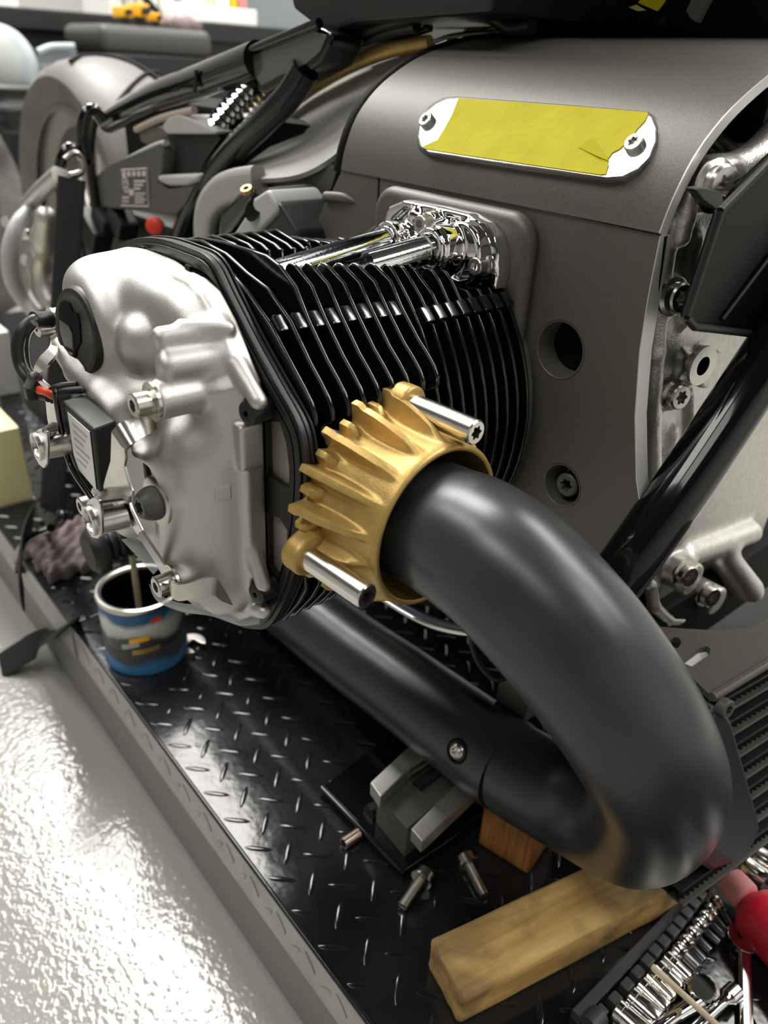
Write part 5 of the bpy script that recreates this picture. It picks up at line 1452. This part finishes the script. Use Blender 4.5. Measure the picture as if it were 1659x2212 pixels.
for u, v, y, s in ((230, 475, .04, .03), (265, 480, .05, .03), (205, 500, .03, .04)):
    box('linkage', at(u, v, 'y', y), (s * 1.4, .03, s), M['plastic'], bike, bevel=.006, rot=Matrix.Rotation(.6, 3, 'Y'))
tube('brake_hose', [at(u, v, 'y', .03) for u, v in ((205, 250), (195, 300), (196, 360), (205, 430), (212, 480))], .006, M['rubber'], bike, segs=12)

# rear wheel
WC = V((-1.0, .19, -.0835)); WR, WW = .275, .085
wheel = lathe('rear_tyre', [(.205, -.066), (.225, -.080), (.245, -.083), (.258, -.074), (.268, -.052), (.2735, -.03), (.275, 0), (.2735, .03), (.268, .052), (.258, .074), (.245, .083), (.225, .080), (.205, .066), (.200, .05), (.2, -.05), (.205, -.066)], WC, (0, -1, 0), M['tyre'], bike, 96)
wheel['label'] = 'wide dusty rear tyre'
for s in (-1, 1):
    lathe('rim_lip', [(.196, s * .070), (.206, s * .070), (.208, s * .064), (.200, s * .058), (.175, s * .045), (.165, s * .015), (.16, 0)], WC, (0, -1, 0), mat('rim_grey', (.26, .25, .22), .4, .5), wheel, 72)
for k in range(16):
    a = 2 * math.pi * k / 16
    e = V((math.cos(a), 0, math.sin(a))); e2 = V((math.cos(a + .35), 0, math.sin(a + .35)))
    tube('spoke', [WC + e * .045 + V((0, -.04, 0)), WC + e2 * .172 + V((0, -.02, 0))], .0035, M['steel'], wheel, segs=8, smooth=False)
lathe('hub', [(0, .075), (.03, .07), (.05, .055), (.05, -.055), (0, -.055)], WC, (0, -1, 0), M['plastic'], wheel, 32)
pts = []
for i in range(15):
    a = math.radians(48 + i * 5.5); y = .065 - .115 * (i / 14) ** 1.3
    pts.append(WC + V(((.2757 - (abs(y) / .085) ** 2.6 * .016) * math.cos(a), y, (.2757 - (abs(y) / .085) ** 2.6 * .016) * math.sin(a))))
tube('tread_groove', pts, .0038, M['dark'], wheel, segs=8)
for ang, w in ((18, .035), (50, .05), (82, .035), (114, .05)):
    # grooves in the tread
    pts = []
    for i in range(9):
        a = math.radians(ang + i * 3.2); y = -.06 + .13 * i / 8
        r = .2755 - (abs(y) / .085) ** 2.6 * .016
        pts.append(WC + V((r * math.cos(a), y, r * math.sin(a))))
    tube('tread_groove', pts, .0032, M['dark'], wheel, segs=8)
# final drive, brake and muffler at the rear right
def fd_fn(X, Y, Z):
    P = [tuple(at(u, v, 'y', -.02)) for u, v in ((100, 470), (96, 520), (88, 575), (98, 625), (112, 655))]
    return chain(X, Y, Z, P, .015, .02)
pmin = [at(u, v, 'y', -.02) for u, v in ((60, 440), (130, 680))]
fdv = sdf_obj('final_drive_housing', fd_fn, (-1.15, -.09, -.30), (-.70, .06, .06), .005, M['cast_dull'], bike)
tube('muffler', [at(u, v, 'y', y) for u, v, y in ((78, 440, .0), (40, 480, -.04), (22, 545, -.06), (28, 605, -.06), (55, 655, -.05), (95, 700, -.04))], [.007, .010, .012, .012, .010, .007], M['plastic_lit'], bike, segs=20)
tube('brake_line_guard', [at(u, v, 'y', -.01) for u, v in ((62, 440), (90, 410), (130, 375))], .011, M['cast_dull'], bike, segs=14)
lathe('brake_disc', [(.08, 0), (.10, 0), (.10, .005), (.08, .005)], WC + V((0, -.1, 0)), (0, -1, 0), M['plastic'], bike, 48)
for u, v in ((55, 505), (60, 562), (18, 480)):
    lathe('axle_nut', [(0, .006), (.008, .006), (.009, 0), (0, 0)], at(u, v, 'y', -.03), (.6, -1, .3), M['chrome'], bike, 16)
# rider's footpeg
peg0 = V((-.262, -.04, -.226))
prof = [(0, 0), (.010, 0), (.010, .03)]
for i in range(11):
    h = .035 + i * .0078
    prof += [(.0165, h), (.0175, h + .0015), (.0175, h + .004), (.0165, h + .0055), (.0135, h + .006), (.0135, h + .0075)]
prof += [(.020, .122), (.024, .124), (.024, .133), (.019, .139), (0, .139)]
peg = lathe('rider_footpeg', prof, peg0, (0, -1, -.02), M['rubber'], bike, 32, sharp=45)
tube('peg_feeler', [at(247, 1222, 'y', -.125), at(252, 1245, 'y', -.125)], .0065, M['rubber'], peg, segs=14, smooth=False)

# ------------------------------------------------------------------ strap that holds the rear down
sg = empty('tie_down_strap', (-.47, -.19, TABLE_Z)); tag(sg, 'black ratchet strap pulling the rear of the motorcycle down to the lift edge', 'strap')
sA, sB = at(155, 385, 'x', -.52), at(112, 1105, 'x', -.50)
tube('webbing', [sA, (sA + sB) / 2, sB], .02, M['strap'], sg, flat=(.040, .003, (-.4, .9, 0)), segs=20)
tube('hook', [at(u, v, 'x', -.54) for u, v in ((222, 262), (205, 238), (190, 240), (180, 262), (178, 300), (190, 345), (170, 330), (150, 320), (135, 340), (130, 362))], .0065, M['gloss'], sg, segs=14)
tube('hook_loop', [at(u, v, 'x', -.535) for u, v in ((140, 345), (160, 330), (178, 345), (175, 372), (150, 380))], .004, M['steel'], sg, segs=10)
tube('lower_webbing', [at(70, 1120, 'y', -.16), at(50, 1165, 'y', -.20), at(40, 1225, 'y', -.225), at(50, 1290, 'y', -.222)], .02, M['strap'], sg, flat=(.036, .003, (-.2, -1, .3)), segs=20)
tube('buckle', [at(u, v, 'y', -.15) for u, v in ((88, 1125), (95, 1140), (125, 1135), (138, 1118), (130, 1105))], .0045, M['gloss'], sg, segs=12)
tube('edge_hook', [at(u, v, 'y', -.192) for u, v in ((110, 1140), (70, 1160), (45, 1185), (38, 1215), (52, 1232))], .0045, M['gloss'], sg, segs=12)
tl = tube('strap_tail', [at(150, 1350, 'y', -.197), at(100, 1378, 'z', -.455), at(50, 1408, 'z', -.485), at(2, 1440, 'z', FLOOR_Z + .004)], .02, M['strap'], sg, flat=(.040, .003, (.3, -.3, 1)), segs=20)

# oily rag behind the strap
def rag_fn(X, Y, Z):
    c = at(150, 1180, 'z', TABLE_Z + .01)
    d = s_box(X, Y, Z, (c.x, c.y, TABLE_Z + .008), (.055, .045, .010), .008)
    return d + .004 * np.sin(X * 190 + 2 * np.sin(Y * 90)) * np.sin(Y * 150 + 1.3) + .003 * np.sin(X * 330 + Y * 280)
_c = at(150, 1180, 'z', TABLE_Z + .01)
rg = sdf_obj('oily_rag', rag_fn, (_c.x - .075, _c.y - .065, TABLE_Z), (_c.x + .075, _c.y + .065, TABLE_Z + .035), .002, M['rag'], None)
tag(rg, 'crumpled grey-brown oily rag lying on the lift beside the strap', 'rag')

# ------------------------------------------------------------------ boxes standing at the rear edge of the lift
yc = empty('yellow_box', (-.73, -.155, TABLE_Z)); tag(yc, 'pale yellow box at the rear edge of the lift beside the strap', 'box')
box('box_body', (-.722, -.1555, -.3035), (.155, .060, .111), M['yellow'], yc, bevel=.003)
box('box_base', (-.722, -.1555, -.3595), (.157, .062, .001), M['grey'], yc)
gcse = empty('grey_case', (-.92, -.15, TABLE_Z)); tag(gcse, 'grey case with a raised lettering strip behind the yellow box', 'case')
box('case_body', (-.915, -.140, -.300), (.16, .085, .12), M['grey'], gcse, bevel=.006)
box('lettering_strip', (-.834, -.140, -.262), (.003, .080, .016), M['plastic_lit'], gcse, bevel=.0006)
for k in range(7): box('raised_letter', (-.8322, -.108 - .0105 * k, -.262), (.0012, .0062 - .0015 * (k % 2), .009), M['plastic_grey'], gcse, bevel=.0003)
ws = empty('white_stand', (-1.1, -.1, TABLE_Z)); tag(ws, 'white slotted stand behind the grey case on the lift', 'stand')
box('stand_body', (-1.11, -.095, -.301), (.10, .17, .118), M['offwhite'], ws, bevel=.004)
for k in range(3): box('slot', (-1.0595, -.05 - k * .045, -.275), (.0012, .020, .022), M['plastic'], ws, bevel=.0004)

# ------------------------------------------------------------------ background of the workshop
def thing_box(name, c, s, m, label, cat, bevel=.004, group=None):
    o = box(name, c, s, M[m] if isinstance(m, str) else m, None, bevel=bevel); tag(o, label, cat, group); return o
bench = empty('workbench', (-3.2, .6, FLOOR_Z)); tag(bench, 'long black workbench along the back of the workshop', 'workbench')
box('bench_top', (-2.95, .35, .280), (.75, 3.1, .06), M['bench'], bench, bevel=.006)
box('bench_body', (-2.95, .35, (FLOOR_Z + .251) / 2), (.66, 3.0, .251 - FLOOR_Z), M['bench'], bench, bevel=.006)
for k in range(9): box('drawer', (-2.612, -.9 + k * .32, .12), (.02, .29, .16), M['bench'], bench, bevel=.004)
for k in range(9): tube('drawer_handle', [(-2.595, -.97 + k * .32, .15), (-2.595, -.83 + k * .32, .15)], .006, M['steel'], bench, segs=8, smooth=False)
thing_box('white_box', (-2.85, .36, .4355), (.06, .62, .25), 'offwhite', 'white box standing at the left end of the workbench', 'box')
bk = [('offwhite', .055), ('white', .04), ('stick', .03), ('offwhite', .05), ('white', .06), ('grey', .02), ('offwhite', .05), ('white', .05), ('stick', .03), ('offwhite', .06), ('orange', .03), ('cap', .04)]
y = .93
names = ['first white binder beside the gap on the workbench', 'second narrow white binder on the workbench', 'thin tan folder among the white binders', 'wide white binder right of the tan folder', 'widest bright white binder mid shelf', 'thin grey folder between white binders', 'white binder right of the thin grey folder', 'white binder left of the second tan folder', 'second tan folder further right on the bench', 'broad white binder beside the orange folder', 'orange folder near the right end of the bench', 'faded red folder at the right end of the binders']
for k, (m, w) in enumerate(bk):
    h = .24 + .03 * ((k * 7) % 3)
    thing_box('binder', (-2.80, y + w / 2, .3105 + h / 2), (.24, w - .004, h), m, names[k], 'binder', group='binders on the workbench')
    y += w + .004
thing_box('storage_box', (-2.63, 1.30, .337), (.06, .36, .052), 'offwhite', 'low white box lying before the binders', 'box')
cabn = empty('grey_cabinet', (-3.2, 2.4, FLOOR_Z)); tag(cabn, 'tall grey-blue cabinet beyond the right end of the workbench', 'cabinet')
box('cabinet_body', (-3.2, 2.72, .45), (.6, 1.55, 1.9), M['wall_grey'], cabn, bevel=.008)
for k in range(2): box('cabinet_door', (-2.893, 2.34 + k * .75, .45), (.012, .73, 1.8), M['wall_grey'], cabn, bevel=.003)
tag(tube('lamp_arm', [(-2.62, 1.10, .3105), (-2.62, .98, .43), (-2.62, .80, .63)], .012, M['bench'], None, segs=10), 'slanting black lamp arm in front of the binders', 'lamp arm')
gcs = empty('grey_tool_case', (-2.3, .85, FLOOR_Z)); tag(gcs, 'wide grey roller tool chest standing before the workbench', 'tool chest')
box('chest_lid', (-2.25, .83, .235), (.30, .36, .07), mat('chest_grey', (.05, .05, .047), .5), gcs, bevel=.025, seg=3)
box('chest_body', (-2.25, .86, (FLOOR_Z + .2) / 2), (.28, .40, .198 - FLOOR_Z), M['bench'], gcs, bevel=.01)
for k in range(3): tube('chest_handle', [(-2.10, .75, .06 - k * .17), (-2.10, 1.0, .06 - k * .17)], .008, M['steel'], gcs, segs=8, smooth=False)
def drill(label, y, s):
    zb = .2702; xx = -2.2
    e = empty('power_tool', (xx, y, zb)); tag(e, label, 'power tool', 'yellow power tools')
    box('tool_body', (xx, y, zb + .033 * s), (.075 * s, .032 * s, .028 * s), M['orange'], e, bevel=.004)
    box('grip', (xx + .01, y, zb + .011 * s), (.022 * s, .024 * s, .022 * s), M['bench'], e, bevel=.003)
    tube('chuck', [(xx + .038 * s, y, zb + .033 * s), (xx + .06 * s, y, zb + .033 * s)], .008 * s, M['plastic'], e, segs=12, smooth=False)
drill('leftmost yellow power tool on the tool chest', .765, 1.0)
drill('largest yellow power tool in the middle of the tool chest', .815, 1.2)
drill('small yellow power tool beside the grey rags', .866, .8)
def rag2(X, Y, Z):
    d = s_box(X, Y, Z, (-2.2, .95, .283), (.06, .05, .016), .014)
    return d + .009 * np.sin(X * 80 + 2 * np.sin(Y * 50)) * np.sin(Y * 90) + .004 * np.sin(X * 150 + Y * 140)
tag(sdf_obj('rag_heap', rag2, (-2.29, .87, .2703), (-2.11, 1.03, .33), .004, M['rag'], None), 'heap of mauve-grey rags on the tool chest', 'rags')

# other motorcycle behind at the left edge
b2 = empty('parked_motorcycle', (-2.1, .35, FLOOR_Z)); tag(b2, 'second motorcycle parked behind at the left edge, pale rounded fairing', 'motorcycle')
fr_ = lathe('fairing', [(0, .04), (.05, .036), (.082, .016), (.092, -.015), (.08, -.06), (0, -.08)], at(-5, 140, 'x', -1.9), (.8, -.5, .1), M['bluegrey'], b2, 40)
lathe('headlight_glass', [(0, .046), (.04, .042), (.066, .028)], at(-5, 140, 'x', -1.9), (.8, -.5, .1), mat('pale_lens', (.40, .43, .40), .3), b2, 40)
lathe('front_tyre', [(.20, -.05), (.25, -.06), (.29, -.04), (.30, 0), (.29, .04), (.25, .06), (.20, .05)], V((-2.15, .20, FLOOR_Z + .302)), (.25, -1, 0), M['tyre'], b2, 64)
lathe('wheel_rim', [(.03, .03), (.19, .03), (.205, .05), (.205, -.05), (.03, -.04)], V((-2.15, .20, FLOOR_Z + .302)), (.25, -1, 0), M['plastic_grey'], b2, 48)
def eng2(X, Y, Z):
    c = at(28, 232, 'x', -1.85)
    d = s_box(X, Y, Z, tuple(c), (.09, .07, .05), .03)
    return d + .008 * np.sin(X * 90) * np.sin(Z * 120)
_e = at(28, 232, 'x', -1.85)
sdf_obj('engine_block', eng2, (_e.x - .13, _e.y - .11, _e.z - .09), (_e.x + .13, _e.y + .11, _e.z + .09), .007, M['plastic'], b2)
prism('windscreen', [at(u, v, 'x', -1.95) for u, v in ((70, 170), (82, 110), (110, 100), (160, 100), (165, 115), (110, 160), (90, 190))], (.006, 0, 0), mat('smoked_screen', (.25, .28, .30), .1, alpha=.5), b2)
tube('screen_edge', [at(u, v, 'x', -1.93) for u, v in ((82, 112), (112, 101), (160, 100))], .008, M['bluegrey'], b2, segs=8)
